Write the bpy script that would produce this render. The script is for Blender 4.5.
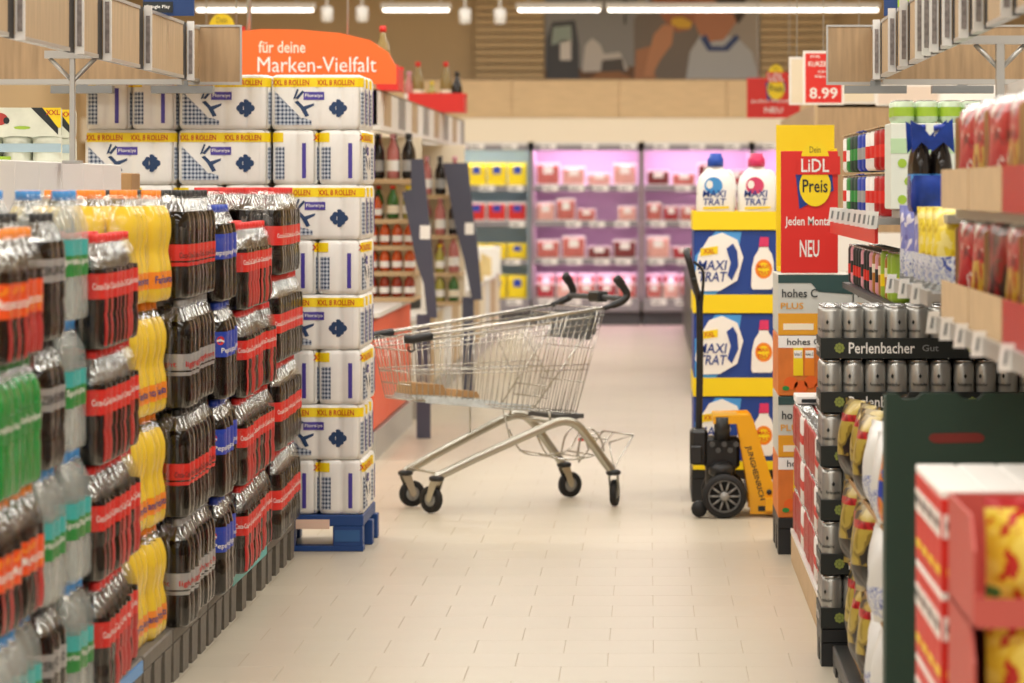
import bpy, bmesh, math, random
from mathutils import Vector, Matrix
random.seed(7)
PI = math.pi
scene = bpy.context.scene
COL = scene.collection
for o in list(bpy.data.objects):
    bpy.data.objects.remove(o)

# ------------------------------------------------------------------ camera
F, VX, VY, EYE = 3400.0, 648.0, 188.0, 1.45       # focal length in px, vanishing point, eye height
cam_d = bpy.data.cameras.new('camera')
cam = bpy.data.objects.new('camera', cam_d); COL.objects.link(cam)
cam.location = (0, 0, EYE); cam.rotation_euler = (PI/2, 0, 0)
cam_d.sensor_width = 36; cam_d.lens = F/1024*36
cam_d.shift_x = -(VX-512)/1024; cam_d.shift_y = -(341.5-VY)/1024
cam_d.clip_start = .1; cam_d.clip_end = 200
cam_d.dof.use_dof = True; cam_d.dof.focus_distance = 11.6; cam_d.dof.aperture_fstop = 4.2
scene.camera = cam
# ------------------------------------------------------------------ world and view
w = bpy.data.worlds.new('world'); scene.world = w; w.use_nodes = True
w.node_tree.nodes['Background'].inputs[0].default_value = (1, .96, .90, 1)
w.node_tree.nodes['Background'].inputs[1].default_value = .8
scene.view_settings.view_transform = 'Standard'; scene.view_settings.look = 'None'
scene.view_settings.exposure = -0.28; scene.view_settings.gamma = 1; scene.view_settings.use_curve_mapping = False
# ------------------------------------------------------------------ light of unseen ceiling lamp rows; the last is added for the back wall
LAMP_Z = 3.02
LAMP_ROWS = (-2.5, 1.5, 5.5, 8.8, 11.8, 14.9, 18.0, 22.0, 26.0, 30.0, 33.2)
for y in LAMP_ROWS:
    l = bpy.data.lights.new('lamp_row_light', 'AREA'); l.shape = 'RECTANGLE'; l.size = 9; l.size_y = .5
    l.energy = 210; l.color = (1, .962, .895)
    o = bpy.data.objects.new('lamp_row_light', l); COL.objects.link(o); o.location = (-.8, y, 3.86)

# ------------------------------------------------------------------ materials
def lin(h):
    if isinstance(h, str):
        h = h.lstrip('#'); c = [int(h[i:i+2], 16)/255 for i in (0, 2, 4)]
    else: c = h
    return tuple(x/12.92 if x <= .04045 else ((x+.055)/1.055)**2.4 for x in c) + (1,)
MATS = {}
def mat(name, col, rough=.5, metal=0, noise=None, emit=0, coat=0, spec=.5, bump=None):
    if name in MATS: return MATS[name]
    m = bpy.data.materials.new(name); m.use_nodes = True; nt = m.node_tree; b = nt.nodes['Principled BSDF']
    c = lin(col)
    b.inputs['Base Color'].default_value = c; b.inputs['Roughness'].default_value = rough
    b.inputs['Metallic'].default_value = metal; b.inputs['Coat Weight'].default_value = coat
    b.inputs['Specular IOR Level'].default_value = spec
    if noise:                                       # (scale, amount, stretch xyz)
        tc = nt.nodes.new('ShaderNodeTexCoord'); mp = nt.nodes.new('ShaderNodeMapping')
        mp.inputs['Scale'].default_value = noise[2] if len(noise) > 2 else (1, 1, 1)
        n = nt.nodes.new('ShaderNodeTexNoise'); n.inputs['Scale'].default_value = noise[0]; n.inputs['Detail'].default_value = 4
        r = nt.nodes.new('ShaderNodeValToRGB'); a = noise[1]
        r.color_ramp.elements[0].position = .3; r.color_ramp.elements[1].position = .7
        r.color_ramp.elements[0].color = tuple(x*(1-a) for x in c[:3])+(1,)
        r.color_ramp.elements[1].color = tuple(min(1, x*(1+a)) for x in c[:3])+(1,)
        nt.links.new(tc.outputs['Object'], mp.inputs[0]); nt.links.new(mp.outputs[0], n.inputs['Vector'])
        nt.links.new(n.outputs[0], r.inputs[0]); nt.links.new(r.outputs[0], b.inputs['Base Color'])
        if bump:
            bp = nt.nodes.new('ShaderNodeBump'); bp.inputs['Strength'].default_value = bump; bp.inputs['Distance'].default_value = .01
            nt.links.new(n.outputs[0], bp.inputs['Height']); nt.links.new(bp.outputs[0], b.inputs['Normal'])
    if emit:
        b.inputs['Emission Color'].default_value = c; b.inputs['Emission Strength'].default_value = emit
    MATS[name] = m
    return m
def see_through(name, col, alpha_lo, alpha_hi, rough=.12, scale=60, stretch=(1, 1, .08), gloss=False):
    """clear plastic: transparent mixed with a glossy/diffuse skin, in wrinkled streaks"""
    m = bpy.data.materials.new(name); m.use_nodes = True; nt = m.node_tree
    for n in list(nt.nodes): nt.nodes.remove(n)
    out = nt.nodes.new('ShaderNodeOutputMaterial'); mix = nt.nodes.new('ShaderNodeMixShader')
    tr = nt.nodes.new('ShaderNodeBsdfTransparent'); p = nt.nodes.new('ShaderNodeBsdfPrincipled')
    p.inputs['Base Color'].default_value = lin(col); p.inputs['Roughness'].default_value = rough; p.inputs['Specular IOR Level'].default_value = .9
    if gloss:
        nt.nodes.remove(p); p = nt.nodes.new('ShaderNodeBsdfGlossy'); p.inputs['Color'].default_value = lin(col); p.inputs['Roughness'].default_value = rough
    tc = nt.nodes.new('ShaderNodeTexCoord'); mp = nt.nodes.new('ShaderNodeMapping'); mp.inputs['Scale'].default_value = stretch
    n = nt.nodes.new('ShaderNodeTexNoise'); n.inputs['Scale'].default_value = scale; n.inputs['Detail'].default_value = 3
    r = nt.nodes.new('ShaderNodeMapRange'); r.inputs[1].default_value = .42; r.inputs[2].default_value = .72
    r.inputs[3].default_value = alpha_lo; r.inputs[4].default_value = alpha_hi
    bp = nt.nodes.new('ShaderNodeBump'); bp.inputs['Strength'].default_value = .6; bp.inputs['Distance'].default_value = .006
    L = nt.links.new
    L(tc.outputs['Object'], mp.inputs[0]); L(mp.outputs[0], n.inputs['Vector']); L(n.outputs[0], r.inputs[0])
    L(n.outputs[0], bp.inputs['Height']); L(bp.outputs[0], p.inputs['Normal'])
    L(r.outputs[0], mix.inputs[0]); L(tr.outputs[0], mix.inputs[1]); L(p.outputs[0], mix.inputs[2]); L(mix.outputs[0], out.inputs[0])
    MATS[name] = m
    return m
def splash(name, cols, scale=9, rough=.28, metal=.1, stretch=(1, 1, 1)):
    """printed foil: irregular patches of several colours"""
    m = mat(name, cols[0], rough, metal); nt = m.node_tree; p = nt.nodes['Principled BSDF']
    tc = nt.nodes.new('ShaderNodeTexCoord'); mp = nt.nodes.new('ShaderNodeMapping'); mp.inputs['Scale'].default_value = stretch
    n = nt.nodes.new('ShaderNodeTexNoise'); n.inputs['Scale'].default_value = scale; n.inputs['Detail'].default_value = 2; n.inputs['Distortion'].default_value = .6
    r = nt.nodes.new('ShaderNodeValToRGB'); cr_ = r.color_ramp; cr_.interpolation = 'CONSTANT'
    for i, c in enumerate(cols):
        e = cr_.elements[i] if i < 2 else cr_.elements.new(.5)
        e.position = .0 if i == 0 else .33+.36*i/len(cols); e.color = lin(c)
    nt.links.new(tc.outputs['Object'], mp.inputs[0]); nt.links.new(mp.outputs[0], n.inputs['Vector']); nt.links.new(n.outputs[0], r.inputs[0]); nt.links.new(r.outputs[0], p.inputs['Base Color'])
    bp = nt.nodes.new('ShaderNodeBump'); bp.inputs['Strength'].default_value = .5; bp.inputs['Distance'].default_value = .01
    nt.links.new(n.outputs[0], bp.inputs['Height']); nt.links.new(bp.outputs[0], p.inputs['Normal'])
    return m
def checked(name, a, b, scale):
    """woven gingham print: two crossed stripes multiplied"""
    m = mat(name, a, .45); nt = m.node_tree; p = nt.nodes['Principled BSDF']
    tc = nt.nodes.new('ShaderNodeTexCoord'); sx = nt.nodes.new('ShaderNodeSeparateXYZ'); nt.links.new(tc.outputs['Object'], sx.inputs[0])
    ad = nt.nodes.new('ShaderNodeMath'); ad.operation = 'ADD'; nt.links.new(sx.outputs[0], ad.inputs[0]); nt.links.new(sx.outputs[1], ad.inputs[1])
    st = []
    for src in (ad.outputs[0], sx.outputs[2]):
        mu = nt.nodes.new('ShaderNodeMath'); mu.operation = 'MULTIPLY'; mu.inputs[1].default_value = scale; nt.links.new(src, mu.inputs[0])
        fr = nt.nodes.new('ShaderNodeMath'); fr.operation = 'FRACT'; nt.links.new(mu.outputs[0], fr.inputs[0])
        gt = nt.nodes.new('ShaderNodeMath'); gt.operation = 'GREATER_THAN'; gt.inputs[1].default_value = .5; nt.links.new(fr.outputs[0], gt.inputs[0])
        st.append(gt.outputs[0])
    av = nt.nodes.new('ShaderNodeMath'); av.operation = 'ADD'; nt.links.new(st[0], av.inputs[0]); nt.links.new(st[1], av.inputs[1])
    hf = nt.nodes.new('ShaderNodeMath'); hf.operation = 'MULTIPLY'; hf.inputs[1].default_value = .5; nt.links.new(av.outputs[0], hf.inputs[0])
    mx = nt.nodes.new('ShaderNodeMix'); mx.data_type = 'RGBA'; mx.inputs[6].default_value = lin(a); mx.inputs[7].default_value = lin(b)
    nt.links.new(hf.outputs[0], mx.inputs[0]); nt.links.new(mx.outputs[2], p.inputs['Base Color'])
    return m

wood = lambda: mat('oak_veneer', '#b39a76', .5, 0, (6, .16, (9, 9, .7)))
M = dict(
    wood=wood(), wood_dark=mat('oak_veneer_dark', '#a58a68', .55, 0, (6, .18, (9, 9, .7))),
    wood_pale=mat('pale_oak', '#d4b78b', .5, 0, (5, .08, (1, 1, 12))),
    alu=mat('aluminium', '#b9b8b4', .35, .6), alu_white=mat('white_metal', '#e4e2dd', .4), grey=mat('grey_metal', '#8f9292', .4, .3),
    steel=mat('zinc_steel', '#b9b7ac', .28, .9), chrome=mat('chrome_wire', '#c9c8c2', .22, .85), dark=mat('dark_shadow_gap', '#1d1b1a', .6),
    black=mat('black_plastic', '#1b1c1e', .42), black2=mat('black_rubber', '#202022', .6), greyp=mat('grey_plastic', '#4a4c4e', .5),
    pallet=mat('grey_brown_pallet_plastic', '#6a645a', .6, 0, (30, .15)), white=mat('white', '#efeeea', .5), paper=mat('paper_white', '#f4f2ee', .6),
    cream=mat('cream_paint', '#f3e8d0', .6), wallp=mat('beige_wall_paint', '#c6ab80', .7), slat=mat('slat_wood', '#c6aa7a', .5, 0, (5, .1, (12, 1, 1))),
    red=mat('red_print', '#d8271f', .45), red2=mat('deep_red_print', '#b51a1c', .4), orange=mat('orange_sign', '#ee6a24', .45),
    yellow=mat('yellow_print', '#f5d713', .45), blue=mat('blue_print', '#143a8c', .4), blue2=mat('royal_blue_print', '#2644b0', .35), sky=mat('light_blue_print', '#3f8fd2', .4),
    teal=mat('turquoise_print', '#3fb2b0', .4), green=mat('green_print', '#2b8a3e', .4), lime=mat('lime_print', '#9fc23b', .4),
    purple=mat('violet_print', '#5a4aa0', .4), orange2=mat('orange_print', '#f08a1c', .4), pink=mat('pink_print', '#e8a5b5', .4),
    card=mat('cardboard', '#b08a5c', .75, 0, (12, .08)), card2=mat('pale_cardboard', '#c9ad86', .75, 0, (12, .06)),
    cola=mat('cola_liquid', '#0d0705', .10, coat=.2), fanta=mat('yellow_liquid', '#ebc736', .22, coat=.4), sprite=mat('green_bottle', '#1f8f3c', .15, coat=.4),
    silver=mat('silver_print', '#a9aaab', .35, .3), text_dark=mat('dark_ink', '#1c2226', .5), text_red=mat('red_ink', '#c21c1a', .5),
    can=mat('brushed_can', '#b4b3ae', .3, .55), lid=mat('can_lid', '#c8c8c6', .25, .8), dgreen=mat('dark_green_card', '#233f33', .6, 0, (8, .06)),
    jack=mat('yellow_lacquer', '#f2b00e', .35, coat=.3), tyre=mat('tyre', '#141416', .65), hub=mat('grey_hub', '#9a9a98', .45, .3),
    navy=mat('slate_sign', '#4a4c5e', .6), tile=None,
)
M['film'] = see_through('shrink_film', '#f4f0ea', .015, .24, .18, 60, (1, 1, .05), True)
M['pet'] = see_through('clear_pet', '#f2f4f2', .10, .34, .14, 34, (1, 1, .25), True)
M['pet2'] = see_through('clear_pet_water', '#dfe6e2', .18, .48, .08, 24, (1, 1, .3))
M['glass'] = see_through('clear_pane', '#e8eef0', .04, .10, .05, 2, (1, 1, 1))
M['gingham'] = checked('gingham_print', '#c9d2dd', '#0d2f55', 62)

# ------------------------------------------------------------------ mesh builder
TXT = {}
def text_data(s, bold):
    k = (s, bold)
    if k not in TXT:
        cu = bpy.data.curves.new('t', 'FONT'); cu.body = s; cu.size = 1; cu.align_x = 'CENTER'; cu.align_y = 'CENTER'
        cu.offset = bold; cu.resolution_u = 2; cu.fill_mode = 'BOTH'
        ob = bpy.data.objects.new('t', cu); COL.objects.link(ob)
        me = bpy.data.meshes.new_from_object(ob.evaluated_get(bpy.context.evaluated_depsgraph_get()))
        v = [tuple(q.co) for q in me.vertices]; f = [tuple(p.vertices) for p in me.polygons]
        bpy.data.objects.remove(ob); bpy.data.curves.remove(cu); bpy.data.meshes.remove(me)
        xs = [q[0] for q in v]; ys = [q[1] for q in v]
        cx, cy = (min(xs)+max(xs))/2, (min(ys)+max(ys))/2
        TXT[k] = ([(q[0]-cx, q[1]-cy) for q in v], f, max(xs)-min(xs), max(ys)-min(ys))
    return TXT[k]
for s in ('Coca-Cola', 'Pepsi', 'Fanta', 'Mezzo', 'Sprite', 'XXL 8 ROLLEN', 'Floralys', 'MAXI', 'TRAT', 'Perlenbacher', 'hohes C', 'PLUS', 'Jeden Montag', 'NEU', 'JUNGHEINRICH',
          'für deine', 'Marken-Vielfalt', '8.99', 'KURZE', 'Preis', 'Dein', 'LIDL', 'LiDL', 'XXL', 'ZERO', 'light', 'Google Play', 'Gut', 'FÜR', 'XXL  8 ROLLEN   XXL  8 ROLLEN', 'GP'):
    text_data(s, .012)
text_data('Marken-Vielfalt', 0)

class MB:
    def __init__(s): s.v = []; s.f = []; s.m = []; s.sm = []; s.mats = []
    def mi(s, m):
        m = M[m] if isinstance(m, str) else m
        if m not in s.mats: s.mats.append(m)
        return s.mats.index(m)
    def add(s, vs, fs, m, smooth=False):
        b = len(s.v); s.v += [tuple(q) for q in vs]; i = s.mi(m)
        for f in fs: s.f.append(tuple(b+k for k in f)); s.m.append(i); s.sm.append(smooth)
        return s
    def box(s, x0, x1, y0, y1, z0, z1, m):
        v = [(x, y, z) for x in (x0, x1) for y in (y0, y1) for z in (z0, z1)]
        return s.add(v, [(0, 1, 3, 2), (4, 6, 7, 5), (0, 4, 5, 1), (2, 3, 7, 6), (0, 2, 6, 4), (1, 5, 7, 3)], m)
    def cbox(s, x0, x1, y0, y1, z0, z1, m, c=.004):      # box with chamfered edges
        bm = bmesh.new(); bmesh.ops.create_cube(bm, size=1)
        for q in bm.verts: q.co = ((x0+x1)/2+q.co.x*(x1-x0), (y0+y1)/2+q.co.y*(y1-y0), (z0+z1)/2+q.co.z*(z1-z0))
        bmesh.ops.bevel(bm, geom=list(bm.edges), offset=c, segments=1, affect='EDGES', profile=.5)
        bm.verts.ensure_lookup_table()
        for i, q in enumerate(bm.verts): q.index = i
        s.add([q.co[:] for q in bm.verts], [[q.index for q in f.verts] for f in bm.faces], m); bm.free()
        return s
    def prism(s, pts, axis, a, b, m):                   # polygon extruded; axis 'y': pts are (x,z); 'x': (y,z); 'z': (x,y)
        n = len(pts)
        def P(p, t): return {'y': (p[0], t, p[1]), 'x': (t, p[0], p[1]), 'z': (p[0], p[1], t)}[axis]
        v = [P(p, a) for p in pts]+[P(p, b) for p in pts]
        return s.add(v, [tuple(range(n)), tuple(range(2*n-1, n-1, -1))]+[(i, (i+1) % n, n+(i+1) % n, n+i) for i in range(n)], m)
    def tube(s, path, r, m, seg=6, closed=False, flat=1):
        path = [Vector(p) for p in path]; n = len(path); v = []; f = []
        up0 = None
        for i, p in enumerate(path):
            a = path[i-1] if (i > 0 or closed) else p; b = path[(i+1) % n] if (i < n-1 or closed) else p
            t = (b-a).normalized()
            if up0 is None:
                up0 = Vector((0, 0, 1)) if abs(t.z) < .9 else Vector((1, 0, 0))
            sd = t.cross(up0)
            if sd.length < 1e-4: sd = t.orthogonal()
            sd.normalize(); u = sd.cross(t).normalized(); up0 = u
            rr = r[i] if isinstance(r, (list, tuple)) else r
            for k in range(seg):
                an = 2*PI*k/seg; v.append(p+sd*math.cos(an)*rr*flat+u*math.sin(an)*rr)
        for i in range(n if closed else n-1):
            for k in range(seg):
                a = i*seg+k; b = i*seg+(k+1) % seg; c = ((i+1) % n)*seg; f.append((a, b, c+(k+1) % seg, c+k))
        if not closed:
            f.append(tuple(range(seg))[::-1]); f.append(tuple((n-1)*seg+k for k in range(seg)))
        return s.add(v, f, m, True)
    def lathe(s, prof, m, seg=14, mats=None, cx=0, cy=0, axis='z', o=(0, 0, 0), caps=True, a0=0, a1=2*PI):
        full = abs(a1-a0-2*PI) < 1e-6; n = seg if full else seg+1
        v = []
        for r, z in prof:
            for k in range(n):
                a = a0+(a1-a0)*k/seg; x, y = r*math.cos(a), r*math.sin(a)
                v.append({'z': (o[0]+cx+x, o[1]+cy+y, o[2]+z), 'y': (o[0]+x, o[1]+z, o[2]+y), 'x': (o[0]+z, o[1]+x, o[2]+y)}[axis])
        base = len(s.v); s.v += v
        for i in range(len(prof)-1):
            mm = s.mi(mats[i] if mats else m)
            for k in range(seg):
                j = (k+1) % n
                s.f.append((base+i*n+k, base+i*n+j, base+(i+1)*n+j, base+(i+1)*n+k)); s.m.append(mm); s.sm.append(True)
        if caps and full:
            if prof[0][0] > 1e-5: s.f.append(tuple(base+k for k in range(n))[::-1]); s.m.append(s.mi(mats[0] if mats else m)); s.sm.append(False)
            if prof[-1][0] > 1e-5: s.f.append(tuple(base+(len(prof)-1)*n+k for k in range(n))); s.m.append(s.mi(mats[-1] if mats else m)); s.sm.append(False)
        return s
    def text(s, t, o, u, v, size, m, bold=.012, fit=None, shear=0, warp=None):
        vs, fs, w_, h_ = text_data(t, bold); k = size/max(h_, 1e-6); kx = k
        if fit: kx = fit/w_
        o = Vector(o); u = Vector(u); v = Vector(v)
        pts = [o+u*(q[0]*kx+shear*q[1]*k)+v*(q[1]*k) for q in vs]
        if warp: pts = [Vector(warp(p)) for p in pts]
        return s.add(pts, fs, m)
    def text_cyl(s, t, r, a, z, size, m, fit=None, bold=.012):
        vs, fs, w_, h_ = text_data(t, bold); k = size/h_; kx = fit/w_ if fit else k
        return s.add([(r*math.cos(a+q[0]*kx/r), r*math.sin(a+q[0]*kx/r), z+q[1]*k) for q in vs], fs, m)
    def disc(s, o, u, v, rx, ry, m, n=20):
        o = Vector(o); u = Vector(u); v = Vector(v)
        return s.add([o+u*(rx*math.cos(2*PI*i/n))+v*(ry*math.sin(2*PI*i/n)) for i in range(n)], [tuple(range(n))], m)
    def mesh(s, name='mesh'):
        me = bpy.data.meshes.new(name); me.from_pydata(s.v, [], s.f)
        for m in s.mats: me.materials.append(m)
        me.polygons.foreach_set('material_index', s.m); me.polygons.foreach_set('use_smooth', s.sm); me.update()
        return me
    def build(s, name, parent=None, loc=None):
        return obj(name, s.mesh(name), parent, loc)
def obj(name, me, parent=None, loc=None, rz=0):
    o = bpy.data.objects.new(name, me); COL.objects.link(o)
    if parent is not None: o.parent = parent
    if loc is not None: o.location = loc
    if rz: o.rotation_euler = (0, 0, rz)
    return o
LABELS = {}
def tag(o, label, cat, group=None):
    o['label'] = label; o['category'] = cat
    if group: o['group'] = group
    LABELS.setdefault(label, []).append(o.name)
    return o
def thing(name, label, cat, loc=(0, 0, 0), rz=0, group=None):
    o = bpy.data.objects.new(name, None); COL.objects.link(o); o.empty_display_size = .05
    o.location = loc; o.rotation_euler = (0, 0, rz)
    return tag(o, label, cat, group)
def struct(o): o['kind'] = 'structure'; return o
def at(x, y, Y): return Vector(((x-VX)*Y/F, Y, EYE-(y-VY)*Y/F))
ORD = ['lowest', 'second', 'third', 'fourth', 'fifth', 'sixth', 'seventh', 'top']
NTH = ['nearest', 'second', 'third', 'fourth', 'fifth', 'sixth', 'seventh', 'eighth', 'ninth', 'tenth', 'eleventh', 'twelfth', 'thirteenth', 'fourteenth', 'fifteenth', 'sixteenth']
X3, Y3, Z3 = Vector((1, 0, 0)), Vector((0, 1, 0)), Vector((0, 0, 1))
# ================================================================== THE ROOM
XL, XR, YB, YF, CEIL = -6.0, 4.2, 36.9, -5.0, 4.0
def tile_mat():
    m = mat('beige_floor_tile', '#c7bda9', .34, 0, (1.6, .05), spec=.45); return m
M['tile'] = tile_mat(); M['grout'] = mat('floor_grout', '#c3b69f', .7)
fl = struct(MB().box(XL, XR, YF, YB, -.12, -.0025, 'grout').build('floor'))
TW, TD, G = .28, .30, .002
tile_me = MB().cbox(G/2, TW-G/2, G/2, TD-G/2, -.012, 0, 'tile', .0006).mesh('tile')
rows = int((YB-4)/TD); stuff = MB(); stuff_f = []
for r in range(rows):
    y = 4+r*TD; off = .017+(TW/2 if r % 2 else 0)
    k0 = math.ceil((XL-off)/TW); k1 = int((XR-off)/TW)
    for k in range(k0, k1):
        x = off+k*TW
        if 9.3 < y < 16.2 and -1.5 < x < .62:
            obj('tile', tile_me, fl, (x, y, 0))
        else:
            stuff.add([(x+G/2, y+G/2, 0), (x+TW-G/2, y+G/2, 0), (x+TW-G/2, y+TD-G/2, 0), (x+G/2, y+TD-G/2, 0)], [(0, 1, 2, 3)], 'tile')
st = stuff.build('tile_field', fl); st['kind'] = 'stuff'
struct(MB().box(XL, XR, YF, YB, CEIL, CEIL+.1, mat('ceiling_paint', '#a89880', .8)).build('ceiling'))
struct(MB().box(XL-.1, XL, YF, YB, 0, CEIL, 'wallp').build('wall_left'))
struct(MB().box(XR, XR+.1, YF, YB, 0, CEIL, 'wallp').build('wall_right'))
struct(MB().box(XL-.1, XR+.1, YB, YB+.1, 0, CEIL, 'wallp').build('wall_back'))
# bulkhead over the cold cabinets: wood band, cream band
s36 = F/36.0
zb = lambda py, Y=36.0: EYE-(py-VY)*Y/F
bh = struct(MB().box(XL, XR, 36.05, 36.9, zb(118), zb(80), 'wood_pale').build('trim_1'))
for k in range(9):
    MB().box(XL+k*1.14, XL+k*1.14+1.13, 36.03, 36.05, zb(117.5), zb(80.5), 'wood_pale').build('panel', bh)
struct(MB().box(XL, XR, 36.0, 36.9, zb(142), zb(118), 'cream').build('trim_2'))
struct(MB().box(XL, XR, 36.3, 36.9, zb(78)-.04, zb(78), 'wood_dark').build('trim_3'))
# slatted wood panels either side of the poster
for i, (a, b) in enumerate(((475, 544), (761, 835))):
    t = thing('slat_panel', ('slatted wood panel high on the back wall beside the kitchen end of the poster', 'slatted wood panel high on the back wall beside the boy end of the poster')[i], 'wall panel', (0, 36.75, 0), 0, 'slatted panels on the back wall')
    xa, xb = at(a, 0, 36.7).x, at(b, 0, 36.7).x
    MB().box(xa, xb, .06, .1, zb(79, 36.7), zb(-8, 36.7), 'wood_dark').build('backing', t)
    me = MB().box(xa, xb, 0, .06, 0, .062, 'slat').mesh('slat')
    for k in range(12): obj('slat', me, t, (0, 0, zb(78, 36.7)+k*.082))
# poster: a man and a boy eating at a kitchen table
t = thing('wall_poster', 'large photo poster of a man and a boy eating, high on back wall', 'poster', (0, 36.78, 0))
pq = lambda x, y: ((x-VX)*36.7/F, EYE-(y-VY)*36.7/F)
pb = MB(); pb.box(pq(545, 0)[0], pq(760, 0)[0], -.03, 0, pq(0, 79)[1], pq(0, -8)[1], mat('poster_paper', '#a89c8c', .6)); pb.build('board', t)
def shape(name, pts, m, lay): MB().prism([pq(*p) for p in pts], 'y', -.03-.002*lay, -.03-.002*(lay-1)+.0003, m).build(name, t)
PM = lambda n, c: mat('poster_'+n, c, .6)
shape('printed_wall', [(545, 79), (545, -8), (638, -8), (638, 79)], PM('grey', '#8f8d88'), 1)
shape('printed_table', [(545, 79), (545, 70), (640, 66), (700, 79)], PM('table', '#6d4d33'), 2)
shape('printed_machine', [(546, 79), (546, 40), (552, 22), (575, 20), (579, 45), (579, 79)], PM('machine', '#4a4a4c'), 3)
shape('printed_screen', [(551, 45), (553, 27), (571, 25), (572, 40)], PM('screen', '#9aa79a'), 4)
shape('printed_jar', [(560, 60), (560, 40), (571, 40), (571, 60)], PM('jar', '#dcd6cc'), 4)
shape('printed_crockery', [(582, 72), (585, 45), (592, 38), (600, 44), (604, 54), (620, 52), (628, 70)], PM('crock', '#c9c2b8'), 3)
shape('printed_pot', [(600, 77), (602, 60), (622, 58), (626, 76)], PM('pot', '#57504a'), 4)
shape('printed_lamp_cord', [(624, -8), (626, -8), (626, 24), (624, 24)], PM('cord', '#3c3834'), 3)
shape('printed_bread', [(590, 79), (598, 72), (620, 71), (634, 79)], PM('bread', '#9a6a42'), 5)
shape('printed_man', [(634, 79), (634, 20), (642, 4), (656, -8), (690, -8), (700, 20), (698, 79)], PM('jumper', '#7c7063'), 3)
shape('printed_face', [(652, 0), (654, -8), (700, -8), (698, 14), (690, 30), (676, 32), (664, 20)], PM('skin', '#a86a48'), 4)
shape('printed_sleeve', [(634, 79), (636, 50), (650, 46), (656, 79)], PM('sleeve', '#b07a55'), 5)
shape('printed_hand', [(648, 56), (654, 34), (664, 24), (674, 26), (672, 44), (660, 60), (652, 76), (644, 76)], PM('hand', '#c48a62'), 6)
shape('printed_snack', [(671, 24), (672, 18), (682, 17), (692, 22), (690, 28), (679, 28)], PM('snack', '#e0b23a'), 7)
shape('printed_boy_shirt', [(686, 79), (690, 52), (700, 36), (716, 34), (738, 38), (752, 52), (760, 79)], PM('shirt', '#b9bab8'), 5)
shape('printed_boy_face', [(694, 20), (700, -8), (738, -8), (736, 22), (724, 40), (708, 42), (698, 32)], PM('skin2', '#b87c58'), 6)
shape('printed_collar', [(700, 38), (706, 34), (712, 46), (724, 46), (736, 34), (740, 38), (728, 51), (708, 51)], PM('collar', '#3a4a74'), 7)
shape('printed_hair', [(712, -8), (746, -8), (745, 14), (738, 24), (731, 8), (716, 2)], PM('hair', '#4a3a2a'), 8)

# ------------------------------------------------------------------ hanging strip lamps (the row that shows)
lm = mat('lamp_diffuser', '#fff6e8', .5, emit=6)
def strip_lamp(x0, x1, Y, zz, label, group):
    t = thing('strip_lamp', label, 'ceiling lamp', ((x0+x1)/2, Y, zz), 0, group); h = (x1-x0)/2
    MB().cbox(-h, h, -.04, .04, .0, .05, 'alu_white').build('housing', t)
    MB().cbox(-h+.02, h-.02, -.032, .032, -.022, .0, lm).build('diffuser', t)
    for s in (-.7, .7): MB().tube([(h*s, 0, .04), (h*s, 0, CEIL-zz)], .004, 'alu', 5).build('suspension_wire', t)
for i, (a, b) in enumerate(((195, 315), (381, 451), (516, 602), (606, 880))):
    strip_lamp(at(a, 8, 29.3).x, at(b, 8, 29.3).x, 29.3, at(0, 9, 29.3).z,
               ['hanging strip lamp above the orange sign', 'shortest hanging strip lamp, between the two pairs of spotlights', 'hanging strip lamp over the kitchen end of the poster', 'longest hanging strip lamp, over the boy on the poster'][i], 'strip lamps near the back wall')
for j, y in enumerate(LAMP_ROWS[:-1]):
    for k, x0 in enumerate((-5.2, -2.4, .5)):
        pass
for i, (x, y) in enumerate(((327, 15), (362, 15), (465, 17), (500, 17))):
    p = at(x, y, 31.5)
    t = thing('spotlight', ['small white spotlight above the start of the orange sign', 'small white spotlight above the middle of the orange sign', 'small white spotlight beside the slatted panel edge', 'small white spotlight in front of the slatted panel'][i], 'spotlight', p, 0, 'ceiling spotlights')
    MB().lathe([(.03, -.06), (.055, -.05), (.055, .07), (.03, .08)], 'alu_white', 12).build('housing', t)
    MB().lathe([(.045, -.062), (.045, -.058)], 'white', 12).build('lens', t)
    MB().tube([(0, 0, .07), (0, 0, .35)], .01, 'alu_white', 6).build('arm', t)
    MB().box(-.2, .2, -.02, .02, .35, .38, 'alu_white').build('track', t)

# ================================================================== THE COLD CABINETS AT THE BACK
cab_in = mat('cabinet_inside', '#c9b5c4', .5); cab_in2 = mat('cabinet_inside_cool', '#a9b6bf', .5); cab_g = mat('cabinet_grey', '#8f8b90', .5); cab_d = mat('cabinet_plinth', '#4b494e', .5)
led_p = mat('pink_tube', '#ffc4f0', .5, emit=13); led_w = mat('white_tube', '#f2fbff', .5, emit=7)
meat1 = mat('raw_meat', '#a8303a', .4, 0, (40, .25)); meat2 = mat('cured_meat', '#c46a62', .4, 0, (60, .3)); meat3 = mat('dark_meat', '#7a2a2c', .4, 0, (50, .3)); meat4 = mat('pale_meat', '#e0a89c', .4, 0, (40, .15))
edges = [-2.41+1.17*k for k in range(5)]; CY = 36.0
levels = [.28, .70, 1.10, 1.48]
tag_me = MB().box(0, .16, -.006, 0, 0, .06, 'paper').box(.015, .10, -.008, -.005, .02, .035, 'text_dark').mesh('price_tag')
pn = {}
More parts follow.
